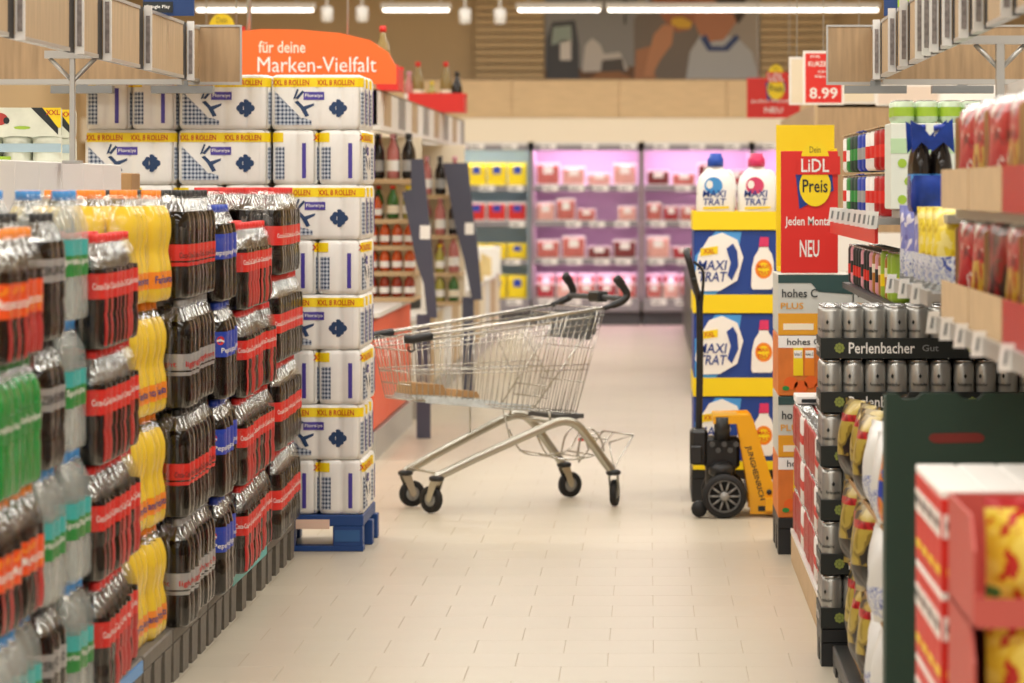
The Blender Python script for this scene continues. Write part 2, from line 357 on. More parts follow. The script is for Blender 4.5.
def meat_pack(x, y, z, w_, h_, d_, m, kind, lab):
    k = (kind, round(w_, 2), round(h_, 2), m.name)
    if k not in pn:
        tr = MB().prism([(-w_/2, 0), (w_/2, 0), (w_/2*1.0, h_), (-w_/2*1.0, h_)], 'y', 0, d_, 'paper' if kind != 'box' else m).mesh('tray')
        ct = MB().cbox(-w_*.47, w_*.47, -.012, d_*.5, h_*.06, h_*.9, m, .01).mesh('contents')
        lb = MB().box(-w_*.2, w_*.22, -.016, -.011, h_*.5, h_*.85, 'paper' if kind == 'meat' else 'blue2').mesh('sticker')
        pn[k] = (tr, ct, lb)
    t = thing('food_pack', lab, 'food pack', (x, y, z), 0, 'packs in the chilled cabinets')
    for n, me in zip(('tray', 'contents', 'sticker'), pn[k]): obj(n, me, t)
names_mod = ['cool-lit cabinet', 'first pink cabinet', 'second pink cabinet', 'third pink cabinet']
for i in range(4):
    a, b = edges[i]+.012, edges[i+1]-.012
    t = thing('chilled_cabinet', ['open chilled cabinet with cool white light holding yellow packs and red crates', 'open pink-lit chilled cabinet of packed meat beside the cool-lit one', 'open pink-lit chilled cabinet of packed meat behind trolley handles', 'open pink-lit chilled cabinet hidden mostly behind the detergent pallet'][i], 'fridge', (0, CY, 0), 0, 'chilled cabinets along the back wall')
    ins = cab_in2 if i == 0 else cab_in
    MB().box(a, b, .8, .86, .1, zb(142), ins).build('back_panel', t)
    for x in (a, b-.02): MB().box(x, x+.02, .0, .8, .1, zb(142), ins).build('side_panel', t)
    MB().prism([(0, .0), (0, .12), (-.02, .14), (-.04, .26), (.84, .26), (.84, 0)], 'x', a, b, cab_d).build('plinth', t)
    MB().cbox(a, b, -.06, .02, .14, .27, cab_g, .01).build('bumper', t)
    for q, z in enumerate(levels):
        sh = MB().box(a+.02, b-.02, .06-(.1 if q == 0 else 0), .8, z-.03, z-.005, 'alu_white').build('shelf', t)
        MB().box(a+.02, b-.02, .045-(.1 if q == 0 else 0), .06-(.1 if q == 0 else 0), z-.06, z, cab_g).build('price_rail', sh)
        for g in range(4):
            if random.random() < .85: obj('price_tag', tag_me, sh, (a+.06+g*.27+random.uniform(0, .07), .045-(.1 if q == 0 else 0), z-.065))
    for z in levels[1:]+[zb(142)]:
        MB().box(a+.05, b-.05, .10, .14, z-.055, z-.032, led_w if i == 0 else led_p).build('light_tube', t)
    hd = MB().box(a, b, .0, .86, zb(142)-.03, zb(142)-.001, 'alu_white').box(a, b, .0, .02, zb(142)-.09, zb(142)-.03, cab_g).build('header', t)
    for g in range(3): obj('price_tag', tag_me, hd, (a+.1+g*.4+random.uniform(-.05, .05), 0, zb(142)-.075))
    for q, z in enumerate(levels):
        n = random.choice([4, 5, 6]) if i else 5
        wd = (b-a-.06)/n
        for g in range(n):
            x = a+.03+wd*(g+.5); lab = f'{"flat" if q % 2 else "tall"} pack {NTH[g] if g else "first"} from the trolley-corner side, {ORD[q]} shelf of the {names_mod[i]}'
            lab = f'food pack, {["first","second","third","fourth","fifth","sixth","seventh"][g]} along the {ORD[q]} shelf of the {names_mod[i]}'
            if i == 0:
                spec = [(M['yellow'], .22, .20), (M['yellow'], .2, .16), (M['lime'], .2, .2), (M['yellow'], .2, .24)][q]
                if q == 2 and g > 1: spec = (M['red'], .2, .2)
                if q == 0 and g > 1: spec = (M['yellow'], .2, .24)
                if q == 1 and g < 2: spec = (M['card2'], .2, .2)
                meat_pack(x, CY+.12, z, wd*.92, spec[2], .2, spec[0], 'box' if spec[0] is not M['red'] else 'crate', lab)
            else:
                m = random.choice([meat1, meat2, meat2, meat3, meat4]); h_ = random.choice([.13, .16, .2, .24]) if q > 0 else .16
                if random.random() < .06: continue
                meat_pack(x, CY+.1, z, wd*.9, h_, .2, m, 'meat', lab)
                if q == 0:
                    meat_pack(x, CY+.3, z, wd*.9, .26, .2, random.choice([meat1, meat2]), 'meat', lab.replace('food pack,', 'rear food pack,'))
for i in range(4):
    l = bpy.data.lights.new('cabinet_light', 'AREA'); l.shape = 'RECTANGLE'; l.size = 1.05; l.size_y = .1; l.energy = 12 if i else 8
    l.color = (1, .62, .95) if i else (.9, .97, 1)
    o = bpy.data.objects.new('cabinet_light', l); COL.objects.link(o); o.location = ((edges[i]+edges[i+1])/2, CY+.12, zb(142)-.06); o.rotation_euler = (math.radians(25), 0, 0)
# dark low freezer running along the far right of the aisle
t = thing('chest_freezer', 'long dark low freezer running behind the detergent pallet', 'freezer', (.36, 24, 0))
MB().prism([(0, .05), (0, .62), (.04, .66), (.8, .66), (.8, .05)], 'y', 0, 11, cab_d).build('body', t)
MB().box(-.012, .02, 0, 11, .3, .36, 'black').build('bumper_rail', t)
MB().box(.04, .8, .02, 10.98, .66, .72, 'alu').build('rim', t)
MB().box(.02, .78, .05, 10.95, 0, .05, 'black').build('foot', t)

# ================================================================== THE WALL OF SOFT DRINKS
XF = -1.385
def bottle_profile(kind, h, r):
    if kind == 'wavy':
        p = [(.30, 0), (.72, 0), (.93, .03), (1, .09), (1, .22), (.97, .32), (.84, .40), (.78, .45), (.84, .50), (.97, .58), (1, .66), (.97, .73), (.80, .81), (.52, .88), (.33, .92), (.31, .955)]
    elif kind == 'contour':
        p = [(.30, 0), (.70, 0), (.88, .02), (.97, .09), (.99, .20), (.94, .27), (.90, .31), (.985, .34), (.985, .56), (1, .60), (1, .68), (.93, .76), (.72, .84), (.46, .90), (.32, .935), (.31, .96)]
    else:
        p = [(.30, 0), (.78, 0), (.95, .02), (1, .05), (1, .30), (.95, .36), (.985, .40), (.985, .60), (1, .64), (.98, .72), (.84, .80), (.56, .87), (.34, .92), (.31, .955)]
    return [(a*r, b*h) for a, b in p]
BT = {
    'cola': dict(h=.322, r=.0445, k='contour', liq='cola', cap='red', fill=.74, lab=[(.34, .56, 'red')], text=('Coca-Cola', 'white', .45), d='dark cola bottles with red caps and red labels'),
    'cola_small': dict(h=.292, r=.0412, k='contour', liq='cola', cap='red', fill=.70, lab=[(.44, .66, 'red')], text=('Coca-Cola', 'white', .55), low='red2', d='short cola bottles with bright red labels and red film'),
    'zero': dict(h=.320, r=.0412, k='contour', liq='cola', cap='black', fill=.80, lab=[(.30, .50, 'red')], text=('Coca-Cola', 'text_dark', .40), d='black cola bottles with red and black labels'),
    'light': dict(h=.320, r=.0412, k='contour', liq='cola', cap='silver', fill=.80, lab=[(.30, .50, 'silver')], text=('light', 'text_red', .40), d='black cola bottles with silver labels'),
    'pepsi': dict(h=.308, r=.0435, k='straight', liq='cola', cap='blue2', fill=.80, lab=[(.44, .70, 'blue2')], text=('Pepsi', 'white', .5), globe=True, d='dark cola bottles with royal blue labels'),
    'fanta': dict(h=.320, r=.0450, k='wavy', liq='fanta', cap='orange2', fill=.86, lab=[(.12, .27, 'orange2')], text=('Fanta', 'blue', .2), d='yellow lemonade bottles with orange labels'),
    'mezzo': dict(h=.292, r=.0425, k='contour', liq='cola', cap='orange2', fill=.68, lab=[(.34, .60, splash('mix_label', ['#d8271f', '#e8531c', '#f08a1c', '#f5c713'], 22, .35, 0))], text=('Mezzo', 'white', .45), low='red2', d='cola-orange mix bottles with orange and red labels'),
    'sprite': dict(h=.292, r=.0425, k='straight', liq='sprite', cap='green', fill=.86, lab=[(.42, .62, 'green')], text=('Sprite', 'white', .52), d='bright green lemonade bottles'),
    'clear': dict(h=.320, r=.0445, k='straight', liq='pet2', cap='sky', fill=.9, lab=[(.34, .50, 'green'), (.50, .62, 'teal')], text=('Sprite', 'white', .45), d='clear lemonade bottles with turquoise and green labels'),
    'blacklab': dict(h=.302, r=.0430, k='contour', liq='cola', cap='black', fill=.78, lab=[(.46, .64, 'silver')], text=('ZERO', 'text_dark', .55), d='dark cola bottles with pale labels and black caps'),
}
def r_at(prof, z):
    for (r0, z0), (r1, z1) in zip(prof, prof[1:]):
        if z0 <= z <= z1 and z1 > z0: return r0+(r1-r0)*(z-z0)/(z1-z0)
    return prof[-1][0]
for k, b in BT.items():
    h, r = b['h'], b['r']; pr = bottle_profile(b['k'], h, r); zf = b['fill']*h
    pr2 = []
    for (p, q) in zip(pr, pr[1:]+[None]):
        pr2.append(p)
        if q and p[1] < zf < q[1]: pr2.append((p[0]+(q[0]-p[0])*(zf-p[1])/(q[1]-p[1]), zf))
    ms = [b['liq'] if (p[1]+q[1])/2 < zf else 'pet' for p, q in zip(pr2, pr2[1:])]
    b['body'] = MB().lathe(pr2, None, 14, ms).mesh('bottle')
    b['capm'] = MB().lathe([(.0145, h*.935), (.0150, h*.94), (.0150, h*.995), (.012, h)], b['cap'], 10).lathe([(.0175, h*.925), (.0175, h*.932)], b['cap'], 10).mesh('cap')
    lb = MB()
    for (z0, z1, m) in b['lab']:
        zs = [z0, (z0*2+z1)/3, (z0+2*z1)/3, z1]
        lb.lathe([(r_at(pr, z*h)+.0008, z*h) for z in zs], m, 14, caps=False)
    if b.get('low'):
        zs = [.03, .1, .2, .27, .31, .335, b['lab'][0][0]]
        for a in (-.35, 2.2): lb.lathe([(r_at(pr, z*h)+.0012, z*h) for z in zs], b['low'], 4, caps=False, a0=a, a1=a+.9)
    tx, tm, tz = b['text']
    for a in (-.55, 1.6, 3.7): lb.text_cyl(tx, r_at(pr, tz*h)+.0018, a, tz*h, .021 if len(tx) < 7 else .017, tm, fit=.058)
    if b.get('globe'):
        for a in (-1.25, .9, 3.0):
            rr = r_at(pr, .6*h)+.0018; n = 12
            lb.add([(rr*math.cos(a+.014*math.cos(2*PI*i/n)/rr), rr*math.sin(a+.014*math.cos(2*PI*i/n)/rr), .61*h+.014*math.sin(2*PI*i/n)) for i in range(n)], [tuple(range(0, 7)), (6, 7, 8, 9, 10, 11, 0)], 'red')
            lb.add([((rr+.0005)*math.cos(a+dx/rr), (rr+.0005)*math.sin(a+dx/rr), .61*h+dz) for dx, dz in ((-.014, .002), (0, .005), (.014, -.001), (.013, -.006), (0, -.002), (-.013, -.004))], [(0, 1, 2, 3, 4, 5)], 'white')
    b['label'] = lb.mesh('label')
    # film around 2 (X) by 3 (Y) bottles
    d = 2*r; fb = MB(); rings = []; n = 6
    for zz, dd in ((.012, -.004), (.05, .0015), (.30, .0015), (.62, .0015), (.72, -.003), (.84, -.016), (.95, -.028), (.965, -.034)):
        hx, hy, cr = d+dd, 1.5*d+dd, max(r+dd, .006); ring = []
        for (sx, sy, a0) in ((1, 1, 0), (-1, 1, PI/2), (-1, -1, PI), (1, -1, 1.5*PI)):
            for j in range(n): 
                a = a0+j*PI/2/(n-1); ring.append((sx*(hx-cr)+cr*math.cos(a), sy*(hy-cr)+cr*math.sin(a), zz*h))
        rings.append(ring)
    N = 4*n
    fb.add([p for rg in rings for p in rg], [(i*N+j, i*N+(j+1) % N, (i+1)*N+(j+1) % N, (i+1)*N+j) for i in range(len(rings)-1) for j in range(N)], 'film', True)
    b['film'] = fb.mesh('shrink_film')
def bottle_pack(kind, x, y, z, label, group):
    b = BT[kind]; d = 2*b['r']
    t = thing('bottle_pack', label, 'bottle pack', (x, y, z), random.uniform(-.02, .02), group)
    for i in (-.5, .5):
        for j in (-1, 0, 1):
            o = obj('bottle', b['body'], t, (i*d, j*d, 0), random.uniform(-.4, .4))
            obj('cap', b['capm'], o); obj('label', b['label'], o)
    obj('shrink_film', b['film'], t)
def pallet(name, label, x0, x1, y0, y1, h, m, trim=None, group='black display pallets'):
    t = thing(name, label, 'pallet', (x0, y0, 0), 0, group); W, D = x1-x0, y1-y0
    MB().cbox(0, W, 0, D, h-.045, h, m, .004).build('deck', t)
    lw = .12 if D > .3 else .085
    lg = MB().prism([(0, 0), (lw, 0), (lw+.012, h-.06), (lw+.035, h-.045), (-.035 if 0 else 0, h-.045), (0, h-.06)], 'x', 0, .09, m).mesh('leg')
    nleg = max(3, round(D/.3)+1) if D > .3 else 2
    for i in range(3):
        for j in range(nleg): obj('leg', lg, t, ((W-.09)*i/2, (D-lw-.035)*j/(nleg-1), 0))
    if trim: MB().box(W, W+.004, .02, D-.02, h-.04, h-.006, trim).build('edge_strip', t)
    return t
# (name, y0, y1, kinds per layer from the floor up, bottles pitch, packs, x set-back, description)
SEC = [
    ('far', 12.44, 13.40, ['cola']*4, .300, 3, .035, 'the far end'),
    ('small', 11.35, 12.40, ['cola_small']*4, .251, 4, .035, 'the pale-edged pallet'),
    ('pepsi', 10.76, 11.32, ['pepsi']*4, .268, 2, .035, 'the blue-labelled column'),
    ('zero', 9.965, 10.735, ['light', 'zero', 'light', 'zero'], .2685, 3, .03, 'the column beside the yellow bottles'),
    ('fanta', 9.375, 9.95, ['fanta']*4, .275, 2, -.018, 'the yellow column'),
    ('red', 8.575, 9.365, ['cola_small']*4, .251, 3, .002, 'the near red column'),
    ('clear', 8.27, 8.565, ['clear', 'clear', 'clear', 'clear'], .28, 1, -.016, 'the clear column'),
    ('black', 7.955, 8.255, ['blacklab', 'clear', 'blacklab', 'blacklab'], .28, 1, -.03, 'the pale-labelled column'),
    ('mezzo', 7.22, 7.92, ['clear', 'mezzo', 'sprite', 'mezzo'], .27, 2, .0, 'the nearest column'),
]
PH = .158
for (nm, y0, y1, kinds, pit, n, dx, desc) in SEC:
    pallet('display_pallet', f'grey plastic display pallet under {desc} of the drinks wall', XF-.525, XF-.006, y0+.005, y1-.005, PH, 'pallet', {'small': 'teal', 'red': 'sky'}.get(nm))
    z = PH
    ytot = (y1-y0-.02); pit2 = ytot/n
    for L, k in enumerate(kinds):
        b = BT[k]; d = 2*b['r']
        for p in range(n):
            kk = k
            if nm == 'red' and L == 1 and p == 0: kk = 'fanta' if 0 else k
            bb = BT[kk]; dd = 2*bb['r']; jit = random.uniform(-.012, .006)
            yy = y0+.01+pit2*(p+.5)
            if n == 1: yy = y1-.01-1.5*dd-.004
            jit += (.008 if n == 1 else .014-.020*p/(n-1))
            if nm == 'fanta': jit += (-.02 if p == 0 else .016)
            for row in range(2):
                lab = f'six-pack of {bb["d"]}, {["bottom","second","third","top"][L]} layer, {["front","back"][row]} {NTH[p] if n > 1 else "only"} in {desc}'
                words = lab.split()
                if len(words) > 16:
                    short = {'cola': 'red-capped cola', 'cola_small': 'short red cola', 'zero': 'red-labelled black cola', 'light': 'silver-labelled cola', 'pepsi': 'blue-labelled cola', 'fanta': 'yellow lemonade', 'mezzo': 'orange-red cola mix', 'sprite': 'green lemonade', 'clear': 'clear lemonade', 'blacklab': 'pale-labelled cola'}[kk]
                    lab = f'six-pack of {short}, {["bottom","second","third","top"][L]} layer, {["front","back"][row]} {NTH[p] if n > 1 else "only"} in {desc}'
                bottle_pack(kk, XF+dx+jit-dd-row*(2*dd+.006), yy, z, lab, 'six-packs in the drinks wall')
        z += max(b['h'], .29)+.002
# ================================================================== KITCHEN ROLL PACKS
PW, PD, PHT = .368, .1835, .2185                       # pack of 4 x 2 rolls
def scallop(t, n, amp=.011):                         # t 0..1 along a face with n rolls
    return -amp*(1-abs(math.sin(PI*n*t))**.55)
def pack_outline(off=0.0):
    pts = []; rc = .03
    def side(n, L, fn):
        for i in range(n*8): fn(i/(n*8))
    for i in range(32): t = i/32; e = min(t, 1-t)*PW; c = max(0, rc-e); pts.append((-PW/2+t*PW, -PD/2+off-scallop(t, 4) + (rc-math.sqrt(max(0, rc*rc-c*c)) if c > 0 else 0)-2*off))
    for i in range(16): t = i/16; e = min(t, 1-t)*PD; c = max(0, rc-e); pts.append((PW/2+off+scallop(t, 2)-(rc-math.sqrt(max(0, rc*rc-c*c)) if c > 0 else 0), -PD/2+t*PD))
    n = len(pts)
    return pts+[(-x, -y) for x, y in pts]
def ysurf(x, off=.0012):
    t = min(1, max(0, (x+PW/2)/PW)); rc = .03; e = min(t, 1-t)*PW; c = max(0, rc-e)
    return -PD/2-off-scallop(t, 4)+(rc-math.sqrt(max(0, rc*rc-c*c)) if c > 0 else 0)
def xsurf(y, off=.0012):
    t = min(1, max(0, (y+PD/2)/PD)); rc = .03; e = min(t, 1-t)*PD; c = max(0, rc-e)
    return PW/2+off+scallop(t, 2)-(rc-math.sqrt(max(0, rc*rc-c*c)) if c > 0 else 0)
wrapm = mat('white_roll_wrap', '#ecebe6', .3, 0, (9, .05), coat=.3)
M['violet'] = mat('violet_tag', '#4b3f9c', .4)
def patch_front(mb, x0, x1, zlo, zhi, m, off=.0014, sgn=1):
    n = max(2, int((x1-x0)/.008)); v = []
    for i in range(n+1):
        x = x0+(x1-x0)*i/n
        v += [(sgn*x, sgn*ysurf(x, off), zlo(x) if callable(zlo) else zlo), (sgn*x, sgn*ysurf(x, off), zhi(x) if callable(zhi) else zhi)]
    mb.add(v, [(2*i, 2*i+2, 2*i+3, 2*i+1) for i in range(n)], m, True)
def patch_end(mb, y0, y1, z0, z1, m, off=.0014, sgn=1):
    n = max(2, int((y1-y0)/.008)); v = []
    for i in range(n+1):
        y = y0+(y1-y0)*i/n; v += [(sgn*xsurf(y, off), sgn*y, z0), (sgn*xsurf(y, off), sgn*y, z1)]
    mb.add(v, [(2*i, 2*i+2, 2*i+3, 2*i+1) for i in range(n)], m, True)
ol = pack_outline(); N = len(ol); pk = MB(); vs = []
for z, k in ((0, .93), (.006, .975), (.02, 1), (PHT-.022, 1), (PHT-.007, .975), (PHT, .92)): vs += [(x*k, y*(k if k == 1 else 1-(1-k)*1.7), z) for x, y in ol]
pk.add(vs, [(i*N+j, i*N+(j+1) % N, (i+1)*N+(j+1) % N, (i+1)*N+j) for i in range(5) for j in range(N)]+[tuple(range(N))[::-1], tuple(5*N+j for j in range(N))], wrapm, True)
wrap_me = pk.mesh('wrap')
ROLLP = []
for sg in (1, -1):
    band, check, emb, stag, tagm, strip, prn_e, band_e = [MB() for _ in range(8)]
    patch_front(band, -PW/2+.01, PW/2-.002, PHT-.049, PHT-.012, 'yellow', .0014, sg)
    patch_end(band_e, -PD/2, -PD/2+.045, PHT-.049, PHT-.012, 'yellow', .0014, sg)
    for x in (-.105, .075):
        band.text('XXL 8 ROLLEN', (x, 0, PHT-.0315), X3, Z3, .022, 'text_red', fit=.15, warp=lambda p, sg=sg: (sg*p.x, sg*ysurf(p.x, .0026), p.z))
    patch_front(check, -.168, -.02, .018, lambda x: .018+max(.012, (-.035-x)*1.02 if x < -.06 else .03-.3*(x+.06)), 'gingham', .0016, sg)
    patch_end(prn_e, -PD/2+.012, -PD/2+.05, .02, .15, 'gingham', .0016, sg)
    # stag and flower emblems
    for (cx, cz, r) in ((.085, .085, .012), (.062, .085, .014), (.108, .085, .014), (.085, .107, .014), (.085, .063, .014), (.070, .1, .011), (.1, .1, .011), (.07, .07, .011), (.1, .07, .011)):
        n = 10; emb.add([(sg*(cx+r*math.cos(2*PI*i/n)), sg*ysurf(cx, .0022), cz+r*math.sin(2*PI*i/n)) for i in range(n)], [tuple(range(n))], mat('navy_print', '#1b3a63', .45))
    for pts in ([(-.095, .12), (-.085, .125), (-.072, .16), (-.079, .162)], [(-.085, .125), (-.075, .12), (-.05, .15), (-.057, .156)], [(-.075, .115), (-.045, .085), (-.03, .055), (-.045, .05), (-.065, .085), (-.09, .11)], [(-.06, .09), (-.01, .105), (-.012, .095), (-.05, .075)]):
        stag.add([(sg*x, sg*ysurf(x, .0026), z) for x, z in pts], [(0, 1, 2, 3)] if len(pts) == 4 else [tuple(range(len(pts)))], mat('navy_print', '#1b3a63', .45))
    patch_front(tagm, -.052, .03, .118, .15, 'violet', .0020, sg)
    tagm.text('Floralys', (-.011, 0, .134), X3, Z3, .017, 'white', fit=.07, warp=lambda p, sg=sg: (sg*p.x, sg*ysurf(p.x, .0032), p.z))
    patch_end(strip, .028, .044, .025, .165, 'violet', .0018, sg)
    ROLLP += [(n_, q_.mesh(n_)) for n_, q_ in (('yellow_band', band), ('yellow_corner', band_e), ('check_print', check), ('check_strip', prn_e), ('flower_print', emb), ('stag_print', stag), ('name_tag', tagm), ('violet_stripe', strip))]
def roll_pack(x, y, z, rz, lab):
    t = thing('kitchen_roll_pack', lab, 'kitchen rolls', (x, y, z), rz, 'kitchen roll packs in the stacks')
    obj('wrap', wrap_me, t); [obj(n_, m_, t) for n_, m_ in ROLLP]
TY = 13.56; PZ = .147
stacks = [(-1.135-PW/2, 0, 'the stack beside the trolley', 8), (-1.135-PW*1.5-.006, 2, 'the middle stack', 8), (-1.135-PW*2.5-.012, 1, 'the stack behind the shelf post', 8)]
for (cx, mode, desc, nl) in stacks:
    for L in range(nl):
        top = nl-1-L; z = PZ+L*(PHT+.001); lw = ['bottom', 'second', 'third', 'fourth', 'fifth', 'sixth', 'seventh', 'top'][L]
        end_on = (top % 2 == 1) if mode == 0 else ((top % 2 == 0) if mode == 1 else top not in (0, 1) and top % 2 == 0)
        j = random.uniform(-.004, .004)
        if end_on:
            for q, s in enumerate((-1, 1)):
                roll_pack(cx+s*(PD*.5+.0004)+j, TY+PW/2+.004, z, -PI/2, f'white kitchen roll pack end-on, {lw} layer, {["inner","outer"][q]} one in {desc}')
            roll_pack(cx+j, TY+PW+PD/2+.01, z, PI, f'white kitchen roll pack at the back, {lw} layer of {desc}')
        else:
            for q in range(3): roll_pack(cx+j, TY+PD*(q+.5)+.002+q*.003, z, 0, f'broadside kitchen roll pack, {lw} layer, {["front","middle","rear"][q]} one in {desc}')
bluep = mat('blue_pallet_plastic', '#15407f', .45)
t = thing('blue_pallet', 'blue plastic pallet with paper label under the kitchen roll stacks', 'pallet', (-1.90, TY, 0), 0, 'blue pallets'); W, D = .765, .60
MB().cbox(0, W, 0, D, .10, PZ-.001, bluep, .004).build('deck', t)
for a, b in ((0, .25), (.25, .495), (.64, .765)):
    MB().cbox(a+.003, b-.003, 0, .08, .02, .10, bluep, .003).build('block', t)
for y in (.26, .52):
    for a in (0, .34, .66): MB().cbox(a, a+.12, y, y+.08, 0, .10, bluep, .003).build('block', t)
MB().cbox(0, W, 0, .08, 0, .022, bluep, .003).build('runner', t)
MB().box(.495, .63, -.003, 0, .09, .128, mat('pinkish_label', '#e9c8b4', .6)).build('paper_label', t)
MB().box(.65, .75, -.002, 0, .04, .085, mat('worn_blue', '#2d5c94', .6)).build('embossing', t)
pallet('display_pallet', 'pallet under the kitchen roll stack behind the shelf post', -2.30, -1.91, TY, TY+.6, PZ, bluep, None, 'blue pallets')

# ================================================================== LEFT GONDOLA BEHIND THE DRINKS
t = thing('shelf_unit', 'low white-panelled shelf unit behind the drinks wall', 'shelf', (-1.93, 7, 0))
pm = MB().cbox(-.012, 0, .003, .417, .02, 1.535, 'white', .003).mesh('panel')
for k in range(13): obj('panel', pm, t, (0, k*.42, 0))
MB().box(-.75, -.014, 0, 5.46, 1.50, 1.53, 'alu_white').build('top_shelf', t)
MB().box(-.8, -.75, 0, 5.46, 0, 1.53, 'alu_white').build('back_panel', t)
MB().box(-.2, -.0, 5.5, 6.4, 1.395, 1.42, 'alu_white').build('end_shelf', t)
MB().box(-.2, -.17, 5.5, 6.4, 0, 1.395, 'alu_white').build('end_panel', t)
t = thing('carton', 'small brown carton at the end of the white panelled shelf', 'box', (-2.0, 12.75, 1.42))
MB().cbox(-.08, .08, -.1, .1, 0, .085, 'card', .003).build('body', t); MB().box(-.03, .03, -.101, .101, .084, .0865, 'card2').build('tape', t)
tissue = mat('pale_green_wrap', '#dfe3d2', .4, 0, (14, .1)); ladyb = mat('ladybird_red', '#b23a34', .5)
for i in range(2):
    t = thing('toilet_paper_pack', ['pale toilet paper pack with ladybird print and yellow corner on the white shelf', 'second pale toilet paper pack behind the ladybird pack'][i], 'toilet paper', (-2.2-.0*i, 11.9+i*.3, 1.53))
    p = MB()
    for L in range(2):
        for k in range(3): p.lathe([(.035, .002), (.050, .006), (.052, .02), (.052, .085), (.050, .097), (.035, .1)], tissue, 12, o=(-.11+.104*k, 0, L*.1))
    p.build('rolls', t)
    MB().box(-.165, .155, -.054, -.05, .1, .2, tissue).build('wrap', t)
    pr = MB(); pr.disc((-.06, -.056, .16), X3, Z3, .03, .022, ladyb); pr.disc((-.035, -.057, .155), X3, Z3, .011, .012, 'text_dark', 10)
    pr.add([(.05, -.056, .2), (.09, -.056, .2), (.145, -.056, .13), (.145, -.056, .105), (.12, -.056, .13)], [(0, 1, 2, 3, 4)], 'text_dark'); pr.add([(.09, -.0562, .2), (.155, -.0562, .2), (.155, -.0562, .13), (.145, -.0562, .13)], [(0, 1, 2, 3)], 'yellow')
    pr.text('XXL', (.127, -.058, .183), X3, Z3, .018, 'text_red')
    pr.disc((-.14, -.056, .185), X3, Z3, .008, .008, 'lime', 8); pr.disc((.02, -.056, .13), X3, Z3, .03, .006, 'lime', 10); pr.disc((-.1, -.056, .128), X3, Z3, .04, .006, 'lime', 10)
    pr.box(-.165, .155, -.056, -.054, .045, .075, mat('soft_blue_print', '#a8c0cc', .5))
    pr.box(-.165, -.02, -.056, -.054, .0, .03, 'lime')
    pr.build('print', t)

# ------------------------------------------------------------------ wood canopies with price flags, one each side
def canopy(name, label, X, sgn, y0, y1, flags, endx0, endx1, group):
    z0, z1 = 1.868, 2.085
    t = thing(name, label, 'shelf canopy', (X, 0, 0), 0, group)
    ys = [y0]+sorted(flags)+[y1]
    for a, b in zip(ys, ys[1:]):
        a2 = a+.012 if a != y0 else a; b2 = b-(.11 if b != y1 else .0)
        MB().box(-sgn*.02, 0, a2, b2, z0+.012, z1-.012, 'wood').build('board', t)
        fr = MB(); fr.box(-sgn*.022, sgn*.004, a2, b2, z0, z0+.012, 'alu'); fr.box(-sgn*.022, sgn*.004, a2, b2, z1-.012, z1, 'alu'); fr.build('frame_rail', t)
        if b != y1: MB().box(-sgn*.02, -sgn*.003, b2, b, z0, z1, 'dark').build('gap_shade_panel', t)  # flush dark strip stands in for the shaded recess beside each flag
    fm = MB(); w_ = .027
    x0, x1 = (0, w_) if sgn > 0 else (-w_, 0)
    fm.box(x0, x1, 0, .012, z0-.004, z1+.006, 'alu_white'); fm.box(x0+.007, x1-.006, -.002, 0, z0+.02, z1-.03, mat('flag_text_grey', '#8d8480', .6, 0, (60, .35)))
    fm = fm.mesh('price_flag')
    for y in flags: obj('price_flag', fm, t, (0, y, 0))
    # end board facing down the aisle, with lamp bars beneath
    e0, e1 = endx0-X, endx1-X
    eb = MB().box(e0, e1, y1, y1+.02, z0, z1, 'wood_dark').build('end_board', t)
    f = MB(); f.box(e0-.004, e1+.004, y1-.004, y1, z0-.012, z0, 'alu'); f.box(e0-.004, e1+.004, y1-.004, y1, z1, z1+.008, 'alu')
    for e in (e0, e1): f.box(e-.004, e+.004, y1-.004, y1, z0, z1, 'alu')
    f.build('end_frame', t)
    for a in (.18, .52):
        xx = (e0+(e1-e0)*a) if sgn < 0 else (e1-(e1-e0)*a)
        MB().box(xx-.12, xx+.12, y1-.2, y1-.14, z0-.05, z0-.02, 'grey').build('lamp_bar', t)
        MB().box(xx-.02, xx+.02, y1-.18, y1-.16, z0-.02, z0, 'grey').build('bracket', t)
    MB().box(-sgn*.9, -sgn*.02, y1-.35, y1-.3, z0-.02, z0, 'alu').build('cross_bar', t)
    return t
LF = [3400*1.77/(648-x) for x in (15, 75, 103, 144, 187)]
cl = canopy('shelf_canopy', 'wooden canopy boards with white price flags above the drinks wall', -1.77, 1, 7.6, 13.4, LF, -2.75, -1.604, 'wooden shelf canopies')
RFl = [3400*.883/(x-648) for x in (880, 895.7, 907.6, 923.6, 930.6, 938.6, 951.6, 968.6, 983.5, 1012)]
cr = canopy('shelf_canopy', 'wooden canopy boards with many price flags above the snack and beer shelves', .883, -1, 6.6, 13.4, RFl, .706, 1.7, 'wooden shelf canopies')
def brace_post(x, y, label, z0, bar=.35, w=.009):
    t = thing('shelf_post', label, 'post', (x, y, 0), 0, 'shelf uprights')
    MB().cbox(-w, w, -w, w, z0, 1.9, 'alu', .002).build('post', t)
    for s in (-1, 1): MB().tube([(0, 0, 1.80), (s*.075, 0, 1.875)], .008, 'alu', 6).build('brace', t)
    MB().box(-bar, bar, -.015, .015, 1.875, 1.90, 'alu').build('cross_bar', t)
    MB().cbox(-.03, .03, -.03, .03, z0, z0+.01, 'alu', .001).build('foot_plate', t)
p = at(72.5, 0, 11.15); brace_post(p.x, 11.15, 'slim metal upright with two braces under the canopy above the drinks', 1.53, .09)
p = at(1000, 0, 10.05); brace_post(p.x, 10.05, 'metal upright with two braces behind the red snack bags', 1.385, .14, .013)
